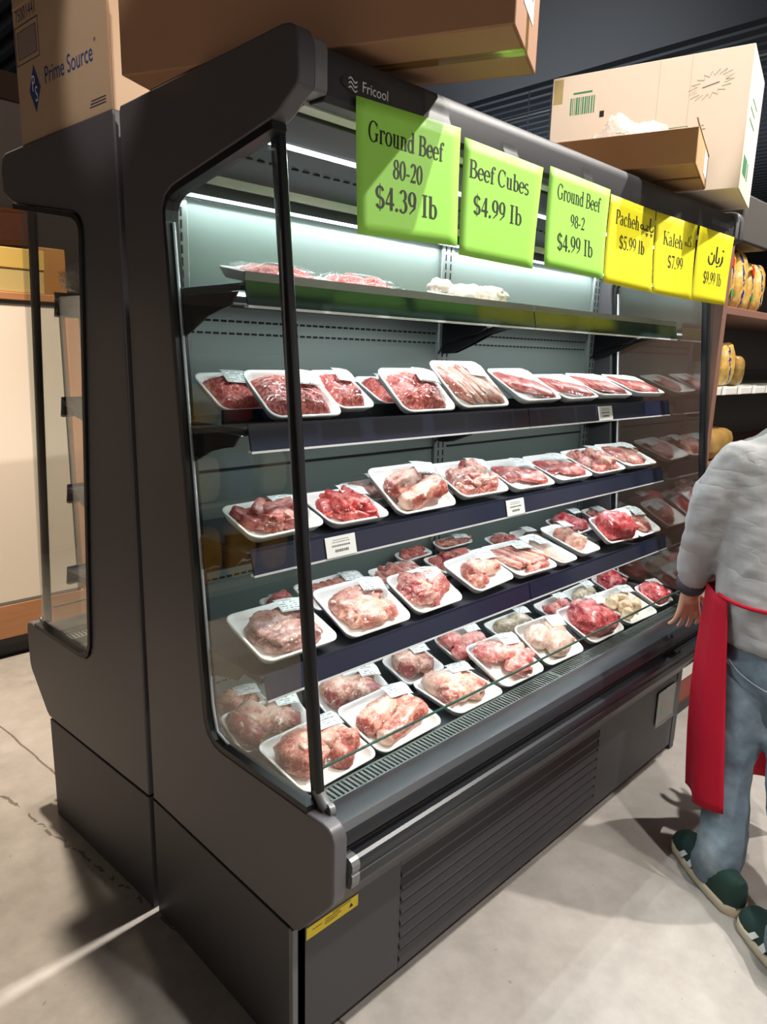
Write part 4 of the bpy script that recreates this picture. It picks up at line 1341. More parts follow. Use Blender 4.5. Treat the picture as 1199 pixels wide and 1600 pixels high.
def make_box(name, m, lx, ly, h, M, open_top=False, flaps=(), t=.004):
    """lx, ly footprint; open box of five boards (or closed), flaps hinged at the top edges"""
    root = empty(name)
    root.matrix_world = M
    mb = MB()
    mb.box(0, lx, 0, t, 0, h); mb.box(0, lx, ly - t, ly, 0, h)
    mb.box(0, t, t, ly - t, 0, h); mb.box(lx - t, lx, t, ly - t, 0, h)
    mb.box(t, lx - t, t, ly / 2 - .0012, 0, t); mb.box(t, lx - t, ly / 2 + .0012, ly - t, 0, t)
    if not open_top:
        mb.box(t, lx - t, t, ly / 2 - .001, h - t, h); mb.box(t, lx - t, ly / 2 + .001, ly - t, h - t, h)
    mb.build('carton', m, root, bevel=.0025)
    for (side, ln, ang) in flaps:
        a = rad(ang)
        if side == 'front': vs = [(0.004, 0, h), (lx - .004, 0, h), (lx - .012, ln * math.sin(a), h + ln * math.cos(a)), (.012, ln * math.sin(a), h + ln * math.cos(a))]
        elif side == 'back': vs = [(lx - .004, ly, h), (.004, ly, h), (.012, ly - ln * math.sin(a), h + ln * math.cos(a)), (lx - .012, ly - ln * math.sin(a), h + ln * math.cos(a))]
        elif side == 'start': vs = [(0, ly - .004, h), (0, .004, h), (ln * math.sin(a), .012, h + ln * math.cos(a)), (ln * math.sin(a), ly - .012, h + ln * math.cos(a))]
        else: vs = [(lx, .004, h), (lx, ly - .004, h), (lx - ln * math.sin(a), ly - .012, h + ln * math.cos(a)), (lx - ln * math.sin(a), .012, h + ln * math.cos(a))]
        MB().add(vs, [(0, 1, 2, 3)]).build('flap', m, root, solid=.004)
    return root


ON_FRONT = Matrix.Rotation(math.pi / 2, 4, 'X')            # text plane -> local x,z plane facing -y
# big brown box lies skew over the near end, overhanging the canopy
A1_, B1_ = (-.070, .430), (.246, -.245)
bl = math.hypot(B1_[0] - A1_[0], B1_[1] - A1_[1])
bx = make_box('cardboard_box', m_kraft, bl, .212, .30, frame_matrix(A1_, B1_, 2.0015), True, (('front', .16, 6), ('end', .15, 6), ('start', .14, 12)))
tag(bx, 'big brown cardboard box with open flaps lying skew over the lit case, overhanging its front', 'box', 'cardboard boxes on the display cases')
MB().box(.30, bl - .002, .092, .122, -.0008, -.0002).build('packing_tape', m_ptape, bx)
MB().box(bl + .0002, bl + .0008, .095, .119, 0, .07).build('packing_tape', m_ptape, bx)
lb = MB().box(bl + .0003, bl + .001, .062, .152, .055, .20).build('shipping_label', m_white, bx)
mb = MB(); r_ = random.Random(5)
yy = .078
while yy < .138:
    w = r_.uniform(.0015, .005); mb.box(bl + .001, bl + .0013, yy, yy + w, .085, .118); yy += w + r_.uniform(.0015, .003)
for zz in (.135, .150, .165, .18): mb.box(bl + .001, bl + .0013, .075, .075 + r_.uniform(.03, .06), zz, zz + .004)
mb.build('barcode', m_ink, lb)

# beige box standing on the case behind
P1_, P2_ = (-.030, 1.089), (.004, .636)
pl_ = math.hypot(P2_[0] - P1_[0], P2_[1] - P1_[1])
pb = make_box('cardboard_box', m_beige, pl_, .33, .305, frame_matrix(P1_, P2_, 2.0015), True, (('end', .105, -36), ('front', .10, 4), ('start', .12, -20)))
tag(pb, 'beige cardboard box with a blue diamond logo standing on the case behind', 'box', 'cardboard boxes on the display cases')
mb = text_mb('Prime Source', .054, Matrix.Translation((.268, -.0006, .128)) @ ON_FRONT, scale_x=.80)
mb = text_mb('\u00ae', .012, Matrix.Translation((.396, -.0006, .150)) @ ON_FRONT, mb)
mb.build('lettering', m_blueink, pb)
dm = MB().prism([(.066, .112), (.096, .060), (.126, .112), (.096, .166)][::-1], -.0008, -.0002, 'y').build('diamond_logo', m_blueink, pb)
text_mb('P', .05, Matrix.Translation((.090, -.0011, .124)) @ ON_FRONT, text_mb('S', .05, Matrix.Translation((.103, -.0011, .098)) @ ON_FRONT, scale_x=.7), scale_x=.7).build('initials', m_white, dm)
text_mb('75001441', .040, Matrix.Translation((.072, -.0006, .285)) @ ON_FRONT, scale_x=.72).build('number_print', m_purple, pb)
mb = MB()
for (x0, x1, z0, z1) in ((.006, .134, .262, .2645), (.006, .134, .178, .180), (.006, .0082, .18, .262), (.132, .134, .18, .262), (.018, .122, .250, .2515), (.018, .122, .190, .1915), (.018, .0195, .19, .25), (.1205, .122, .19, .25)):
    mb.box(x0, x1, -.0008, -.0002, z0, z1)
for i, zz in enumerate((.020, .026, .032)): mb.box(.360 + .004 * i, .432, -.0008, -.0002, zz, zz + .002)
mb.build('stamp_print', m_purple, pb)
MB().box(.022, .118, -.0007, -.0002, .193, .248).build('blank_panel', mat('faded_violet_patch', '#8E7F78', .7), pb)

# white corrugated box
Lp, Rp = (1.400, .446), (1.541, -.121)
wl = math.hypot(Rp[0] - Lp[0], Rp[1] - Lp[1])
wb = make_box('cardboard_box', m_whitebox, wl, .334, .379, frame_matrix(Lp, Rp, 2.0015), False)
tag(wb, 'tall white corrugated box with green printing at the far end of the case top', 'box', 'cardboard boxes on the display cases')
mb = MB(); r_ = random.Random(9)
xx = .062
while xx < .138:
    w = r_.uniform(.002, .006); mb.box(xx, min(xx + w, .14), -.0008, -.0002, .262, .312); xx += w + r_.uniform(.002, .004)
mb.box(.07, .13, -.0008, -.0002, .322, .327)
mb = text_mb('ZOUZ', .040, Matrix.Translation((.262, -.0006, .178)) @ ON_FRONT, mb, scale_x=.9)


def line_path(mb, pts, w=.0022, y=-.0006):
    g = G().pl(pts, w)
    for q in g.q: mb.add([(p.x, y, p.y) for p in q], [(0, 1, 2, 3)])


for pts in ([(.36, .13), (.37, .185), (.425, .185), (.435, .135), (.36, .13)], [(.385, .135), (.392, .178), (.42, .178)], [(.435, .16), (.46, .15), (.465, .12), (.41, .105), (.36, .13)], [(.37, .185), (.345, .175), (.34, .15)], [(.44, .178), (.47, .182)], [(.445, .168), (.475, .172)]):
    line_path(mb, pts)
for cxx in (.385, .445): line_path(mb, [(cxx + .012 * math.cos(a), .112 + .012 * math.sin(a)) for a in [i * math.pi / 6 for i in range(13)]])
mb.build('green_print', m_greenink, wb)
mb = MB()
star = []
for i in range(36):
    a = i * math.pi / 18
    rr = 1.0 if i % 2 else .62
    star.append((.478 + .062 * rr * math.cos(a), .288 + .036 * rr * math.sin(a) + .25 * .062 * rr * math.cos(a)))
line_path(mb, star + star[:1], .0014)
line_path(mb, [(.455, .283), (.50, .293)], .003)
mb.build('starburst_print', m_greyink, wb)
mb = MB()
for xx in (.33, .42): mb.box(xx, xx + .0015, -.0006, -.0001, .0, .379)
mb.build('fold_line', mat('fold_shadow', '#CDBBA6', .8), wb)
MB().box(.005, .035, -.0007, -.0001, .30, .372).build('packing_tape', m_ptape, wb)
MB().box(.158, .172, -.0007, -.0001, .245, .263).build('punched_hole', m_ink, wb)
mb = MB()
for (y0, y1, z0, z1) in ((.04, .13, .05, .10), (.15, .17, .05, .10), (.06, .20, .20, .205), (.06, .18, .23, .235), (.09, .22, .26, .265)): mb.box(wl + .0001, wl + .0007, y0, y1, z0, z1)
mb.build('green_print', m_greenink, wb)

# shallow tan tray box with crumpled film inside
Lt, Rt = (1.080, .262), (1.203, -.134)
tl_ = math.hypot(Rt[0] - Lt[0], Rt[1] - Lt[1])
tb = make_box('cardboard_box', m_kraft2, tl_, .315, .088, frame_matrix(Lt, Rt, 2.0015), True, (('end', .026, 20),))
tag(tb, 'shallow open tan cardboard tray box overhanging the case front, crumpled clear film inside', 'box', 'cardboard boxes on the display cases')
MB().box(tl_ + .0003, tl_ + .0009, .20, .29, .02, .08).build('shipping_label', m_white, tb)
MB().box(.02, tl_, .145, .170, -.0008, -.0002).build('packing_tape', m_ptape, tb)
kc = NT('crumpled_film')
kc.p.inputs['Base Color'].default_value = (.9, .9, .9, 1); kc.p.inputs['Roughness'].default_value = .12
trc = kc.new('ShaderNodeBsdfTransparent'); mxc = kc.new('ShaderNodeMixShader')
kc.bump(kc.noise(24, 3, .6), 1.0, .02)
kc.link(kc.ramp(kc.noise(16, 3, .7), [(.35, (.12, .12, .12, 1)), (.7, (.46, .46, .46, 1))]), mxc.inputs[0])
kc.link(trc.outputs[0], mxc.inputs[1]); kc.link(kc.p.outputs[0], mxc.inputs[2]); kc.link(mxc.outputs[0], kc.out.inputs[0])
m_bagfilm = kc.m
mb = MB()
r_ = random.Random(2)


def bagf(u, v):
    th, ph = u * 2 * math.pi, v * math.pi
    p = Vector((math.cos(th) * math.sin(ph), math.sin(th) * math.sin(ph), math.cos(ph)))
    k = 1 + .38 * noise.noise(p * 2.3) + .2 * abs(noise.noise(p * 6.1)) + .10 * noise.noise(p * 14)
    return (p.x * .150 * k, p.y * .100 * k, max(-.046, p.z * .100 * k))


fb = mb.grid(bagf, 40, 24).build('crumpled_plastic_bag', m_bagfilm, None, smooth=True)
fb.matrix_world = Matrix.Translation((1.300, .120, 2.056)) @ Matrix.Rotation(rad(-72), 4, 'Z')
tag(fb, 'crumpled clear plastic bag lying in the shallow tan tray box', 'plastic bag')

# ================================================================== BREAD SHELVING BEYOND THE CASE
m_brownmetal = mat('brown_shelf_metal', '#7E5A4C', 0.5)
m_shelfw = mat('cream_shelf', '#DAD6CE', 0.45)
m_gback = mat('dark_shelf_back', '#3A342F', 0.7)
m_redstrip = mat('red_strip', '#C4203A', .4)
gx0, gy = 2.125, .10
gon = empty('bread_shelf_unit', (gx0, gy, 0))
tag(gon, 'brown bread shelving unit with cream shelf edges just past the end of the lit case', 'shelving')
GL_ = 2.6


def gbox(n, m, *b, bevel=0, par=None): return MB().box(*b).build(n, m, par or gon, bevel=bevel)


gbox('side_panel', m_brownmetal, 0, .04, 0, .46, 0, 1.95)
gbox('side_panel', m_brownmetal, GL_, GL_ + .04, 0, .46, 0, 1.95)
gbox('back_panel', m_gback, .04, GL_, .44, .46, 0, 1.95)
for z, m in ((1.715, m_brownmetal), (1.405, m_shelfw), (1.10, m_brownmetal), (.78, m_brownmetal), (.46, m_brownmetal)):
    s = gbox('shelf', m, .042, GL_ - .002, .002, .438, z - .03, z, bevel=.003)
    if z == 1.405:
        gbox('clear_guard', m_lipglass, .045, GL_ - .005, .004, .007, z, z + .075, par=s)
        for k in range(4): gbox('price_card', m_white, .09 + k * .17, .13 + k * .17, -.002, .001, z - .028, z + .006, par=s)
gbox('base_deck', m_gback, .042, GL_ - .002, .0, .43, 0, .05)
gbox('lower_front', m_shelfw, .042, GL_ - .002, .0, .012, .16, .285)
gbox('red_edge', m_redstrip, .042, GL_ - .002, -.004, .012, .285, .31)
gbox('lower_front', mat('brick_red_panel', '#8A3A2C', .5), .042, GL_ - .002, .004, .012, .05, .16)
gbox('price_card', m_white, .20, .27, -.006, -.001, .16, .225)
m_header = mat('grey_header', '#4B4844', .5)
gbox('header_box', m_header, .10, .40, .0, .40, 1.955, 2.13, bevel=.01)

kb = NT('bread_bag_print')
tcb = kb.new('ShaderNodeTexCoord'); oib = kb.new('ShaderNodeObjectInfo')
spb = kb.new('ShaderNodeSeparateXYZ'); kb.link(tcb.outputs['Object'], spb.inputs[0])
nzb = kb.noise(14, 4, .6)
base = kb.ramp(nzb, [(.35, lin('#B4823C')), (.55, lin('#D4B05A')), (.72, lin('#E6D6AC'))])
swirl = kb.math('SINE', kb.math('ADD', kb.math('MULTIPLY', spb.outputs[0], 70), kb.math('MULTIPLY', spb.outputs[2], 16)))
blue = kb.math('GREATER_THAN', kb.math('ADD', swirl, kb.math('MULTIPLY', kb.math('SUBTRACT', kb.noise(30, 4, .7), .5), 3.2)), .92)
mxb = kb.new('ShaderNodeMixRGB'); kb.link(blue, mxb.inputs[0]); kb.link(base, mxb.inputs[1]); mxb.inputs[2].default_value = lin('#2C2F78')
kb.link(mxb.outputs[0], kb.p.inputs['Base Color']); kb.p.inputs['Roughness'].default_value = .25; kb.bump(kb.noise(40, 3, .6), .5, .004)
m_bread = kb.m
m_breadplain = mat('plain_bread_bag', '#9A7840', .3, var=(18, .3), bump=(40, .5, .004))
m_redlogo = mat('red_bread_logo', '#D23028', .35)
m_greenlogo = mat('green_bread_leaf', '#3F9A4C', .4)
m_bluebag = mat('blue_bread_bag', '#23479E', .3, bump=(30, .6, .005))


def bag(name, label, cat, loc, size, m, group, rz=0, logo=None, seed=0, tail=True):
    r = random.Random(seed)
    off = Vector((r.uniform(0, 50), r.uniform(0, 50), 0))
    sx, sy, sz = size
    root = empty(name, loc, (0, 0, rz))
    tag(root, label, cat, group)
    mb = MB()

    def fn(u, v):
        th = u * 2 * math.pi; ph = (v - .5) * math.pi
        c, s = math.cos(th), math.sin(th)
        e = .45
        cx = math.copysign(abs(c) ** e, c); sn = math.copysign(abs(s) ** e, s)
        cp = math.cos(ph) ** .35 if abs(v - .5) < .5 else 0
        sp = math.copysign(abs(math.sin(ph)) ** .8, math.sin(ph))
        p = Vector((cx * cp, sn * cp, sp))
        k = 1 + .05 * noise.noise(p * 2.2 + off) + .025 * noise.noise(p * 7 + off)
        return (p.x * sx / 2 * k, p.y * sy / 2 * k, sz / 2 + p.z * sz / 2 * (k if p.z > 0 else 1))
    mb.grid(fn, 32, 22)
    mb.build('bag_body', m, root, smooth=True)
    if logo:
        MB().grid(lambda u, v: (sx * (.1 + .34 * u) * (-1), -sy / 2 * 1.035, sz * (.66 + .16 * v) + .02 * u), 4, 3).build('red_logo', m_redlogo, root, solid=.001)
        MB().grid(lambda u, v: (sx * (-.1 + .24 * u), -sy / 2 * 1.035, sz * (.20 + .12 * v)), 4, 3).build('green_leaf', m_greenlogo, root, solid=.001)
    return root


UP, MID = 1.7155, 1.4055
bag('bread_bag', 'first bread bag on the upper bread shelf, beside the brown upright, red corner logo', 'bread', (2.245, .20, UP), (.115, .15, .215), m_bread, 'bread bags on the upper shelf', .1, True, 1)
bag('bread_bag', 'second bread bag on the upper bread shelf, blue swirls, leaning upright', 'bread', (2.375, .20, UP), (.12, .15, .225), m_bread, 'bread bags on the upper shelf', -.05, False, 2)
bag('bread_bag', 'third bread bag on the upper bread shelf, at the picture edge', 'bread', (2.50, .21, UP), (.11, .15, .20), m_bread, 'bread bags on the upper shelf', .1, True, 3)
bag('bread_bag', 'fourth bread bag on the upper bread shelf, just outside the others', 'bread', (2.62, .21, UP), (.11, .15, .20), m_bread, 'bread bags on the upper shelf', 0, False, 4)
bag('bread_bag', 'first bread bag behind the clear guard of the cream middle shelf, red logo patch', 'bread', (2.255, .215, MID), (.13, .14, .175), m_bread, 'bread bags on the middle shelf', .08, True, 5)
bag('bread_bag', 'second bread bag behind the clear guard of the cream middle shelf', 'bread', (2.40, .215, MID), (.13, .14, .18), m_bread, 'bread bags on the middle shelf', -.1, False, 6)
bag('bread_bag', 'low brown loaf bag in front on the cream middle shelf, past the second bread bag', 'bread', (2.53, .205, MID), (.10, .13, .13), m_breadplain, 'bread bags on the middle shelf', .1, False, 7)
bag('bread_bag', 'bright blue bread bag behind the others on the cream middle shelf', 'bread', (2.55, .36, MID), (.20, .10, .19), m_bluebag, 'bread bags on the middle shelf', 0, False, 8)
bag('bread_bag', 'brown loaf bag lying on the dim shelf below the cream one', 'bread', (2.38, .22, 1.1005), (.28, .20, .13), m_breadplain, 'bread bags on the lower shelf', 0, False, 9)
bag('bread_bag', 'yellow bag on the shelf seen between arm and back of the person', 'bread', (2.36, .22, .7805), (.16, .15, .17), m_bread, 'bread bags on the lower shelf', 0, False, 10)

# ================================================================== BEHIND, SEEN PAST THE NEAR END
m_orange = mat('orange_wood', '#A4724C', .45, var=(6, .12), stretch=(1, 1, 8))
m_board = mat('cream_white_panel', '#D9CCBD', .35)
wc = empty('wooden_display_cabinet', (0, 2.60, 0))
tag(wc, 'orange wood cabinet fronted by a wide cream panel behind the display cases', 'cabinet')


def wbox(n, m, *b, bevel=0): return MB().box(*b).build(n, m, wc, bevel=bevel)


wbox('carcass', m_orange, -.45, .66, .02, .48, .06, 1.70)
wbox('front_panel', m_board, -.40, .600, -.006, .02, .285, 1.685)
mb = MB()
for b in ((-.41, .61, -.010, .0, 1.683, 1.697), (-.41, .61, -.010, .0, .272, .286), (.597, .611, -.010, .0, .272, 1.697)): mb.box(*b)
wbox('top_board', m_orange, -.46, .69, -.02, .48, 1.70, 1.735, bevel=.004)
mb.build('metal_border', mat('dull_steel_border', '#8C8A86', .35, .7), wc)
wbox('corner_post', m_orange, .625, .69, -.015, .05, .06, 1.70, bevel=.004)
wbox('plinth', m_orange, -.45, .68, -.012, .02, .10, .27, bevel=.004)
wbox('kick_plate', m_black, -.44, .66, .02, .44, 0, .10)
wbox('black_bumper', m_black, -.45, .68, -.022, -.010, .075, .10)
m_yellowbox = mat('yellow_carton', '#AE9862', .5)
yb = empty('yellow_carton', (.385, 2.72, 1.736))
tag(yb, 'yellow carton with a lid standing on the orange wood cabinet', 'box')
MB().box(-.17, .165, -.11, .12, 0, .115).build('carton', m_yellowbox, yb, bevel=.004)
MB().box(-.175, .17, -.115, .125, .105, .195).build('lid', mat('yellow_lid', '#BC9C50', .5), yb, bevel=.004)
bb = empty('brown_carton', (.665, 2.86, 1.736))
tag(bb, 'upright brown carton behind the yellow one on the orange wood cabinet', 'box')
MB().box(-.075, .062, -.06, .12, 0, .235).build('carton', mat('brown_carton', '#A8743A', .6), bb, bevel=.004)
pf = empty('framed_picture', (.80, 4.155, 2.235), (0, rad(-4), 0))
tag(pf, 'orange framed picture hanging on the warm grey wall above the yellow carton', 'picture')
mb = MB()
for b in ((-.27, .27, -.02, .0, .085, .115), (-.27, .27, -.02, .0, -.115, -.085), (-.27, -.24, -.02, 0, -.085, .085), (.24, .27, -.02, 0, -.085, .085)): mb.box(*b)
mb.build('frame', mat('orange_frame', '#C87A3C', .45), pf, bevel=.003)
MB().box(-.24, .24, -.008, -.002, -.085, .085).build('print', mat('salmon_print', '#D58A66', .6, var=(4, .15)), pf)

# dark shelving farther along, seen through the end window of the case behind
ds = empty('dark_shelf_unit', (.76, 2.72, 0))
tag(ds, 'dark shelving unit with white price strips beyond the corner post of the orange cabinet', 'shelving')
m_dshelf = mat('black_brown_shelf', '#3A3430', .6)
MB().box(0, 1.6, .40, .44, 0, 1.72).build('back_panel', m_dshelf, ds)
for x0 in (-.03, 1.6): MB().box(x0, x0 + .03, .0, .44, 0, 1.72).build('side_panel', m_dshelf, ds)
for z in (1.60, 1.30, 1.02, .74, .46, .14):
    s = MB().box(.001, 1.599, .0, .40, z - .025, z).build('shelf', m_dshelf, ds)
    MB().box(.01, 1.59, -.006, -.001, z - .035, z + .004).build('price_strip', m_shelfw, s)
m_pack = mat('dark_packet', '#4A3C34', .4, var=(20, .3))
for i, (z, w_, h_) in enumerate(((1.6, .14, .07), (1.30, .12, .19), (1.02, .14, .15), (.74, .13, .12), (.46, .14, .12), (.14, .13, .14))):
    for k in range(2):
        bag('dark_packet', ['dark packet at the front edge, %s shelf of the dark shelving unit' % ('top', 'second', 'third', 'fourth', 'fifth', 'lowest')[i], 'dark packet set second in the row, %s shelf of the dark shelving unit' % ('top', 'second', 'third', 'fourth', 'fifth', 'lowest')[i]][k],
            'packet', (.84 + k * .16, 2.86, z + .0005), (w_, .16, h_), m_pack, 'dark packets on the dark shelving', 0, False, 20 + i * 2 + k)

# meat bag on the top shelf of the case behind
mp = empty('wrapped_meat_pack', (0, 0, 0))
mp.matrix_world = Matrix.Translation((.098, .985, 1.6425)) @ Matrix.Rotation(rad(100), 4, 'Z')
tag(mp, 'film-wrapped brown meat pack with a white label on the top shelf of the case behind', 'meat package')
mb = MB(); rg_ = random.Random(77)
for i in range(6): blob(mb, (rg_.uniform(-.06, .06), rg_.uniform(-.01, .03), .03), (.045, .03, .028), (0, 0, rg_.uniform(0, 3)), .25, 1.6, .3, .5, rg_, 3, 0, .002)
mb.build('meat', PAL['veal'], mp, smooth=True)
mb = MB()


def mpf(u, v):
    th, ph = u * 2 * math.pi, v * math.pi
    p = Vector((math.cos(th) * math.sin(ph), math.sin(th) * math.sin(ph), math.cos(ph)))
    k = 1 + .22 * noise.noise(p * 3) + .16 * abs(noise.noise(p * 8))
    return (p.x * .125 * k, .01 + p.y * .06 * k, max(.0005, .038 + p.z * .042 * k))


mb.grid(mpf, 36, 20).build('plastic_wrap', m_bagfilm, mp, smooth=True)
MB().grid(lambda u, v: (-.03 + .075 * u, -.066 + .012 * v, .028 + .03 * v), 4, 3).build('white_label', m_white, mp, solid=.0006)

# snack shelving on the aisle behind, mirrored in the near end window
ss = empty('snack_shelf_unit', (-2.1, 2.35, 0))
tag(ss, 'shelving unit with bright snack bags, mirrored in the near end window', 'shelving')
MB().box(0, 1.10, .40, .44, 0, 1.75).build('back_panel', m_dshelf, ss)
for x0 in (-.03, 1.10): MB().box(x0, x0 + .03, 0, .44, 0, 1.75).build('side_panel', m_shelfw, ss)
for z in (.18, .66, 1.10, 1.48): MB().box(.001, 1.099, 0, .40, z - .03, z).build('shelf', m_header, ss)
m_ybag = mat('yellow_snack_bag', '#D9A31E', .25, var=(9, .35), bump=(18, .6, .006))
m_rbag = mat('red_snack_bag', '#9E1E22', .3, var=(9, .35), bump=(18, .6, .006))
m_gbag = mat('green_snack_bag', '#2C8A4E', .3, var=(9, .25), bump=(18, .6, .006))
m_cbag = mat('cream_snack_bag', '#CFC6A4', .3, var=(9, .2), bump=(18, .6, .006))
ords = ('first', 'second', 'third', 'fourth', 'fifth', 'sixth')
for z, h_, nm, row in ((.18, .33, 'lowest', (m_gbag, m_ybag, m_ybag, m_ybag)), (.66, .26, 'second lowest', (m_rbag, m_cbag, m_bluebag, m_cbag)), (1.10, .22, 'upper', (m_rbag, m_bluebag, m_rbag, m_ybag))):
    for k, m in enumerate(row):
        cn_ = {m_gbag: 'green', m_ybag: 'yellow', m_rbag: 'red', m_cbag: 'cream', m_bluebag: 'blue'}[m]
        bag('snack_bag', '%s snack bag, %s from the outer end, %s snack shelf' % (cn_, ords[k], nm), 'snack bag', (-1.97 + k * .235, 2.52, z + .0005), (.19, .14, h_), m, 'snack bags on the snack shelving', .1 * (k % 3 - 1), False, 60 + k + int(z * 100))

# ================================================================== PERSON seen from behind
def ring(c, fx, hw, hd, n=20, ex=2.4, z=None):
    """oval ring in the horizontal plane; fx facing direction"""
    f = Vector((fx[0], fx[1], 0)).normalized(); s = Vector((f.y, -f.x, 0))
    out = []
    for i in range(n):
        a = 2 * math.pi * i / n
        ca, sa = math.cos(a), math.sin(a)
        out.append(Vector(c) + s * hw * math.copysign(abs(ca) ** (2 / ex), ca) + f * hd * math.copysign(abs(sa) ** (2 / ex), sa))
    return out


def limb(mb, pts, rr, n=14, sq=1.0):
    """rounded tube through points"""
    P = [Vector(p) for p in pts]; Q = []; RR = []
    for i in range(len(P) - 1):
        for k in range(6):
            t = k / 6
            p0, p1, p2, p3 = P[max(0, i - 1)], P[i], P[i + 1], P[min(len(P) - 1, i + 2)]
            Q.append(.5 * ((2 * p1) + (p2 - p0) * t + (2 * p0 - 5 * p1 + 4 * p2 - p3) * t * t + (3 * p1 - p0 - 3 * p2 + p3) * t ** 3))
            RR.append(rr[i] + (rr[i + 1] - rr[i]) * t)
    Q.append(P[-1]); RR.append(rr[-1])
    d0 = (Q[0] - Q[1]).normalized(); d1 = (Q[-1] - Q[-2]).normalized()
    Q = [Q[0] + d0 * RR[0] * .7, Q[0] + d0 * RR[0] * .4] + Q + [Q[-1] + d1 * RR[-1] * .4, Q[-1] + d1 * RR[-1] * .7]
    RR = [RR[0] * .5, RR[0] * .85] + RR + [RR[-1] * .85, RR[-1] * .5]
    mb.tube(Q, RR, n)


def organic(mb, name, m, parent, voxel, smooth=6, wrinkle=None):
    o = mb.build(name, m, parent)
    md = o.modifiers.new('union', 'REMESH'); md.mode = 'VOXEL'; md.voxel_size = voxel; md.use_smooth_shade = True
    sm = o.modifiers.new('smooth', 'SMOOTH'); sm.iterations = smooth; sm.factor = .5
    if wrinkle:
        for (sc, st) in wrinkle:
            tx = bpy.data.textures.new(name, 'CLOUDS'); tx.noise_scale = sc; tx.noise_depth = 2
            dm = o.modifiers.new('wrinkle', 'DISPLACE'); dm.texture = tx; dm.strength = st; dm.mid_level = .5; dm.texture_coords = 'GLOBAL'
    return o


m_skin = mat('skin', '#C99A80', .5, var=(14, .06))
FX = Vector((.66, .75, 0)).normalized(); SX = Vector((FX.y, -FX.x, 0))       # facing, and the wearer's right
PEL, WAI, CHE, NEK = Vector((1.452, -.452, .70)), Vector((1.462, -.425, .85)), Vector((1.490, -.388, 1.10)), Vector((1.560, -.365, 1.345))
HEAD = Vector((1.650, -.330, 1.488))
LSH, LEL, LWR = Vector((1.365, -.262, 1.225)), Vector((1.385, -.208, .985)), Vector((1.478, -.150, .800))
RSH, REL, RWR = Vector((1.620, -.505, 1.225)), Vector((1.690, -.520, .985)), Vector((1.760, -.400, .860))
LHI, LKN, LAN = Vector((1.385, -.385, .655)), Vector((1.322, -.378, .345)), Vector((1.222, -.432, .075))
RHI, RKN, RAN = Vector((1.478, -.525, .655)), Vector((1.300, -.560, .365)), Vector((1.045, -.690, .090))

mb = MB()
mb.loft([ring(PEL + Vector((0, 0, -.06)), FX, .13, .09), ring(PEL + Vector((0, 0, .05)), FX, .15, .11), ring(WAI + Vector((0, 0, .05)), FX, .14, .10), ring(CHE, FX, .15, .10), ring(CHE + Vector((.02, .02, .10)), FX, .14, .085), ring(NEK + Vector((-.01, -.01, -.035)), FX, .07, .06)])
limb(mb, [NEK - Vector((.01, .01, .03)), NEK + Vector((.02, .015, .045)), HEAD - Vector((.0, .0, .05))], [.062, .056, .055])
# head: skull, jaw, nose, ears
hv, hf = ico(3)


def ell(c, r, f=FX):
    s = Vector((f.y, -f.x, 0)); u = Vector((0, 0, 1))
    mb.add([Vector(c) + s * v.x * r[0] + f * v.y * r[1] + u * v.z * r[2] for v in hv], hf)


JAW = Vector((1.580, -.330, 1.412))
ell(JAW, (.046, .050, .050))
limb(mb, [NEK - Vector((.02, .0, .03)), JAW, HEAD - Vector((.01, .0, .05))], [.055, .045, .050])
ell(HEAD + FX * .0 + Vector((0, 0, .03)), (.074, .092, .092))
ell(HEAD + FX * .035 + Vector((0, 0, -.045)), (.054, .062, .062))
ell(HEAD + FX * .100 + Vector((0, 0, -.008)), (.013, .018, .022))
ell(HEAD + FX * .088 + Vector((0, 0, -.050)), (.024, .012, .010))
ell(HEAD + FX * .082 + Vector((0, 0, -.085)), (.022, .016, .014))
for sg in (-1, 1):
    ell(HEAD + SX * sg * .076 + FX * -.005 + Vector((0, 0, -.004)), (.010, .020, .032))
    ell(HEAD + SX * sg * .030 + FX * .080 + Vector((0, 0, .022)), (.014, .008, .008))
limb(mb, [LSH + Vector((.04, -.03, -.02)), LEL, LWR], [.034, .032, .026])
limb(mb, [RSH + Vector((-.04, .03, -.02)), REL, RWR], [.034, .032, .026])
limb(mb, [LHI, LKN, LAN], [.075, .048, .036])
limb(mb, [RHI, RKN, RAN], [.075, .048, .036])
limb(mb, [LAN, LAN + Vector((.05, .065, -.030))], [.034, .026])
limb(mb, [RAN, RAN + Vector((.05, .065, -.030))], [.034, .026])


def hand(wr, fwd, across, up):
    """palm with four bent fingers and a thumb; fwd points to the finger tips, across to the thumb side, up to the back of the hand"""
    fwd, across, up = fwd.normalized(), across.normalized(), up.normalized()

    def P(f, a, u): return wr + fwd * f + across * a + up * u
    limb(mb, [wr - fwd * .01, P(.03, 0, 0)], [.026, .028])
    for a in (-.028, -.010, .010, .028): limb(mb, [P(.02, a * .6, 0), P(.078, a, .002)], [.014, .0115])
    for a, ln, sp in ((-.030, .056, -.016), (-.010, .068, -.005), (.011, .072, .005), (.031, .064, .016)):
        limb(mb, [P(.074, a, .002), P(.078 + ln * .42, a + sp * .5, -.002), P(.078 + ln * .76, a + sp * .85, -.013), P(.078 + ln, a + sp, -.027)], [.0098, .0088, .0080, .0068], 8)
    limb(mb, [P(.018, .022, -.004), P(.044, .050, -.008), P(.072, .066, -.014), P(.096, .070, -.022)], [.013, .0115, .0100, .0078], 8)


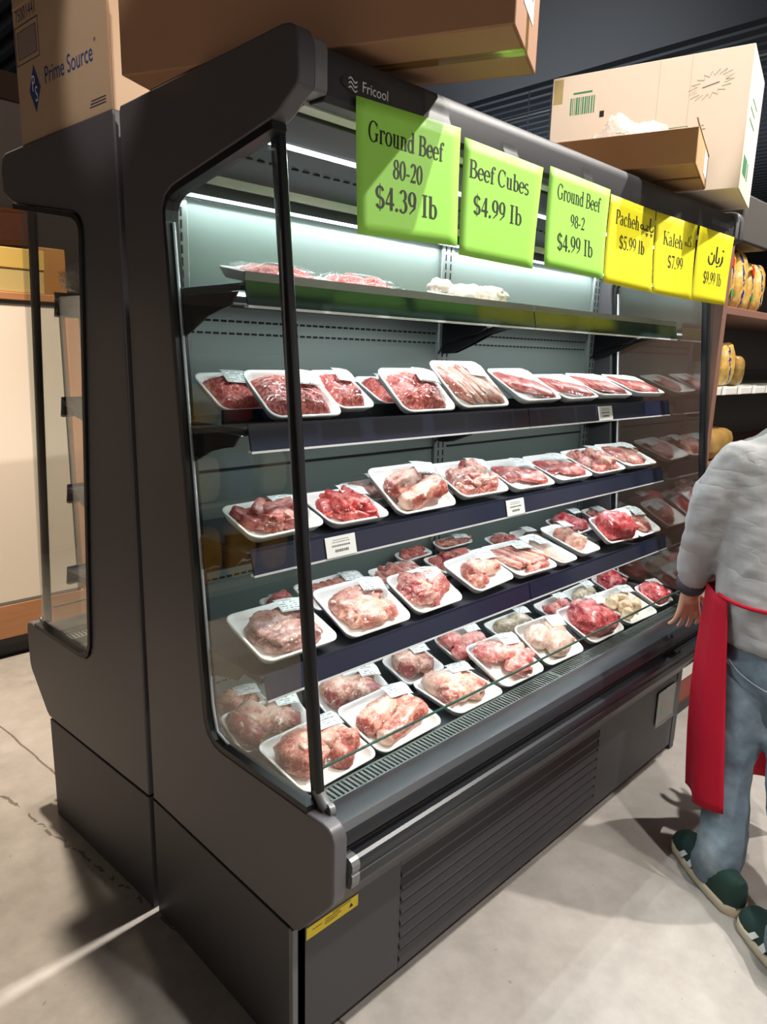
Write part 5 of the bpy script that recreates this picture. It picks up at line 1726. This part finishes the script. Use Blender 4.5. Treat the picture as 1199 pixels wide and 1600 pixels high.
hand(LWR + Vector((.004, .002, -.008)), Vector((.12, .02, -.99)), Vector((.78, -.62, .08)), Vector((-.62, -.78, -.09)))
hand(RWR + Vector((.004, .006, -.006)), Vector((.5, .45, -.75)), Vector((-.6, .75, .1)), Vector((.6, -.3, .5)))
person = organic(mb, 'person', m_skin, None, .0048, 4)
tag(person, 'person in grey sweater, blue jeans and red apron, seen from behind beside the case', 'person')

ks = NT('grey_sweater')
ks.p.inputs['Base Color'].default_value = lin('#A5A5A6'); ks.p.inputs['Roughness'].default_value = .85; ks.p.inputs['Specular IOR Level'].default_value = .2
fold = ks.math('ABSOLUTE', ks.math('SUBTRACT', ks.noise(1.0, 3, .5, stretch=(4, 4, 11)), .5))
ks.bump(ks.math('ADD', ks.math('POWER', fold, .6), ks.math('MULTIPLY', ks.noise(300, 2, .5), .03)), .35, .02)
m_sweat = ks.m
m_cuff = mat('dark_cuff', '#4A4C55', .85, spec=.2)
kj = NT('washed_denim')
nj = kj.noise(9, 4, .6)
kj.link(kj.ramp(nj, [(.3, lin('#55636F')), (.55, lin('#748592')), (.78, lin('#9DA9B0'))]), kj.p.inputs['Base Color'])
kj.p.inputs['Roughness'].default_value = .85
kj.bump(kj.noise(260, 2, .5), .3, .001)
m_jean = kj.m
m_apron = mat('red_apron_cloth', '#B3122C', .75, spec=.25)

mb = MB()
mb.loft([ring(PEL + Vector((0, 0, .005)), FX, .178, .135), ring(PEL + Vector((0, 0, .03)), FX, .186, .142), ring(WAI + Vector((0, 0, .0)), FX, .190, .145), ring(WAI + Vector((.01, .01, .10)), FX, .186, .138), ring(CHE, FX, .188, .132),
         ring(CHE + Vector((.018, .015, .09)), FX, .190, .122), ring(CHE + Vector((.032, .026, .16)), FX, .165, .105), ring(NEK + Vector((-.016, -.012, -.045)), FX, .105, .082), ring(NEK + Vector((-.004, -.004, -.005)), FX, .066, .060)])
limb(mb, [LSH + Vector((.03, -.02, .0)), LSH.lerp(LEL, .5) + Vector((-.008, .005, 0)), LEL, LEL.lerp(LWR, .5), LEL.lerp(LWR, .84)], [.074, .068, .060, .054, .045])
limb(mb, [RSH + Vector((-.03, .02, .0)), RSH.lerp(REL, .5), REL, REL.lerp(RWR, .5), REL.lerp(RWR, .84)], [.074, .068, .060, .054, .045])
sw = organic(mb, 'sweater', m_sweat, person, .011, 6, [(.10, .024), (.04, .012)])
for (a, b) in ((LEL, LWR), (RWR + (REL - RWR), RWR)):
    d = (b - a).normalized()
    mb = MB(); mb.tube([b - d * .045, b - d * .03, b + d * .002, b + d * .006], [.043, .0475, .041, .030], 20)
    mb.build('cuff', m_cuff, person, smooth=True)

mb = MB()
mb.loft([ring(PEL + Vector((-.02, -.012, -.14)), FX, .150, .118), ring(PEL + Vector((-.008, -.006, -.06)), FX, .172, .132), ring(PEL + Vector((0, 0, .0)), FX, .172, .132), ring(WAI + Vector((0, 0, -.05)), FX, .168, .126)])
limb(mb, [LHI, LHI.lerp(LKN, .5), LKN, LKN.lerp(LAN, .5), LAN + Vector((.012, .014, .03)), LAN + Vector((.022, .026, -.022))], [.098, .088, .070, .066, .066, .071])
limb(mb, [RHI, RHI.lerp(RKN, .5), RKN, RKN.lerp(RAN, .5), RAN + Vector((.012, .014, .03)), RAN + Vector((.022, .026, -.022))], [.098, .088, .072, .066, .066, .071])
organic(mb, 'jeans', m_jean, person, .011, 5, [(.09, .012), (.03, .008)])
# pocket seam
mb = MB()
back = -FX
pts = []
for i in range(13):
    u = i / 12
    ang = rad(-62 + 78 * u)
    dirv = (-SX) * math.cos(ang + rad(0)) * 1.0
    p = PEL + (-SX) * (.186 * math.cos(rad(8 + 70 * u))) + back * (.150 * math.sin(rad(8 + 70 * u)))
    pts.append(p + Vector((0, 0, -.028 - .085 * u ** .8)) + back * .006)
mb.tube(pts, .0018, 6)
mb.build('pocket_seam', mat('seam_thread', '#8C9BA8', .8), person, smooth=True)

# apron: cloth hanging in front, its side flap showing
wl_ = WAI
cols = []
ap = [(Vector((-.172, .098, 0)), 0), (Vector((-.152, .134, 0)), 0), (-SX * .170 + FX * .120, 0), (-SX * .09 + FX * .165, 0), (FX * .175, 0), (SX * .09 + FX * .165, 0), (SX * .18 + FX * .09, 0)]
low = [Vector((1.205, -.420, .250)), Vector((1.232, -.328, .232)), Vector((1.350, -.250, .205)), Vector((1.480, -.240, .185)), Vector((1.580, -.300, .170)), Vector((1.640, -.395, .165)), Vector((1.66, -.48, .170))]
mb = MB()


def apf(u, v):
    t = u * (len(ap) - 1); i = min(len(ap) - 2, int(t)); f = t - i
    top = (wl_ + ap[i][0]).lerp(wl_ + ap[i + 1][0], f) + Vector((0, 0, -.005))
    bot = low[i].lerp(low[i + 1], f)
    k = v ** 1.0
    p = top.lerp(bot, k)
    out = (p - (PEL + (LAN - PEL) * 0)) ; out.z = 0
    if out.length > 0: out.normalize()
    return p + out * (.012 * math.sin(u * 17) * v + .022 * math.sin(v * math.pi) * (1 - abs(2 * u - 1)))


mb.grid(apf, 42, 26)
apn = mb.build('apron', m_apron, person, smooth=True, solid=.003)
mb = MB()
pts = []
for i in range(25):
    a = math.pi * (1 - i / 24)
    c, s = math.cos(a), math.sin(a)
    pts.append(wl_ + Vector((0, 0, .0)) + SX * .199 * math.copysign(abs(c) ** .83, c) - FX * .153 * abs(s) ** .83 + Vector((0, 0, -.012 * s)))
mb.tube(pts, .0055, 8)
mb.build('apron_string', m_apron, apn, smooth=True)
# hair
mb = MB()
for (c, r) in ((HEAD + Vector((0, 0, .045)) - FX * .010, (.079, .092, .084)), (HEAD - FX * .045 + Vector((0, 0, .0)), (.068, .056, .072)), (HEAD - FX * .040 + Vector((0, 0, -.050)), (.052, .040, .040))):
    ell(c, r)
organic(mb, 'hair', mat('dark_hair', '#2B2320', .7), person, .008, 3, [(.02, .006)])

# shoes
m_shoe = mat('dark_green_suede', '#1F3A33', .8)
m_sole = mat('cream_rubber_sole', '#D9CBB0', .6)


def shoe(heel, toe):
    d = Vector((toe[0] - heel[0], toe[1] - heel[1], 0)); ln = d.length; a = math.atan2(d.y, d.x)
    M = Matrix.Translation((heel[0], heel[1], 0)) @ Matrix.Rotation(a, 4, 'Z')

    def hw(u): return .034 + .016 * math.sin(min(1, u * 1.15) * math.pi * .75) if u < .8 else .047 * math.sqrt(max(0, 1 - ((u - .8) / .21) ** 2)) + .002

    def outline(k, z, sh=0):
        up = []
        for i in range(15):
            u = i / 14
            w = hw(u) * k * (math.sqrt(max(0, 1 - ((.08 - u) / .09) ** 2)) if u < .08 else 1)
            up.append((u * ln + sh, max(w, .003)))
        return [M @ Vector((x, -w, z)) for x, w in up] + [M @ Vector((x, w, z)) for x, w in up[::-1]]
    mb = MB(); mb.loft([outline(1.0, .001), outline(1.06, .006), outline(1.05, .026), outline(.98, .030)])
    up = empty('shoe', (0, 0, 0), parent=person)
    mb.build('sole', m_sole, up, smooth=True, auto=50)
    mb = MB()
    rings = []
    for i in range(16):
        u = i / 15
        h = .085 - .01 * u if u < .38 else .081 - .046 * ((u - .38) / .62) ** .8
        if u > .9: h *= math.sqrt(max(.05, 1 - ((u - .9) / .11) ** 2))
        w = max(.004, hw(u) * .98 * (math.sqrt(max(.02, 1 - ((.07 - u) / .075) ** 2)) if u < .07 else 1))
        rings.append([M @ Vector((u * ln, w * math.copysign(abs(math.cos(t)) ** .75, math.cos(t)), .024 + max(.012, h) * max(0, math.sin(t)) ** .8)) for t in [j * math.pi / 11 for j in range(12)]])
    mb.loft(rings)
    mb.build('upper', m_shoe, up, smooth=True, auto=60)
    for sgn in (-1, 1):
        for k in range(2):
            mb = MB()
            u0 = .52 + .15 * k
            q = []
            for (du, zz) in ((0, .030), (.07, .030), (.01, .066 - .014 * k), (-.05, .066 - .014 * k)):
                uu = u0 + du
                q.append(M @ Vector((uu * ln, sgn * (hw(uu) * (1.0 if zz < .04 else .86) + .003), zz)))
            mb.add(q, [(0, 1, 2, 3)])
            mb.build('side_stripe', m_white, up, solid=.0015)
    return up


shoe((1.152, -.512), (1.345, -.262))
shoe((.985, -.765), (1.160, -.525))
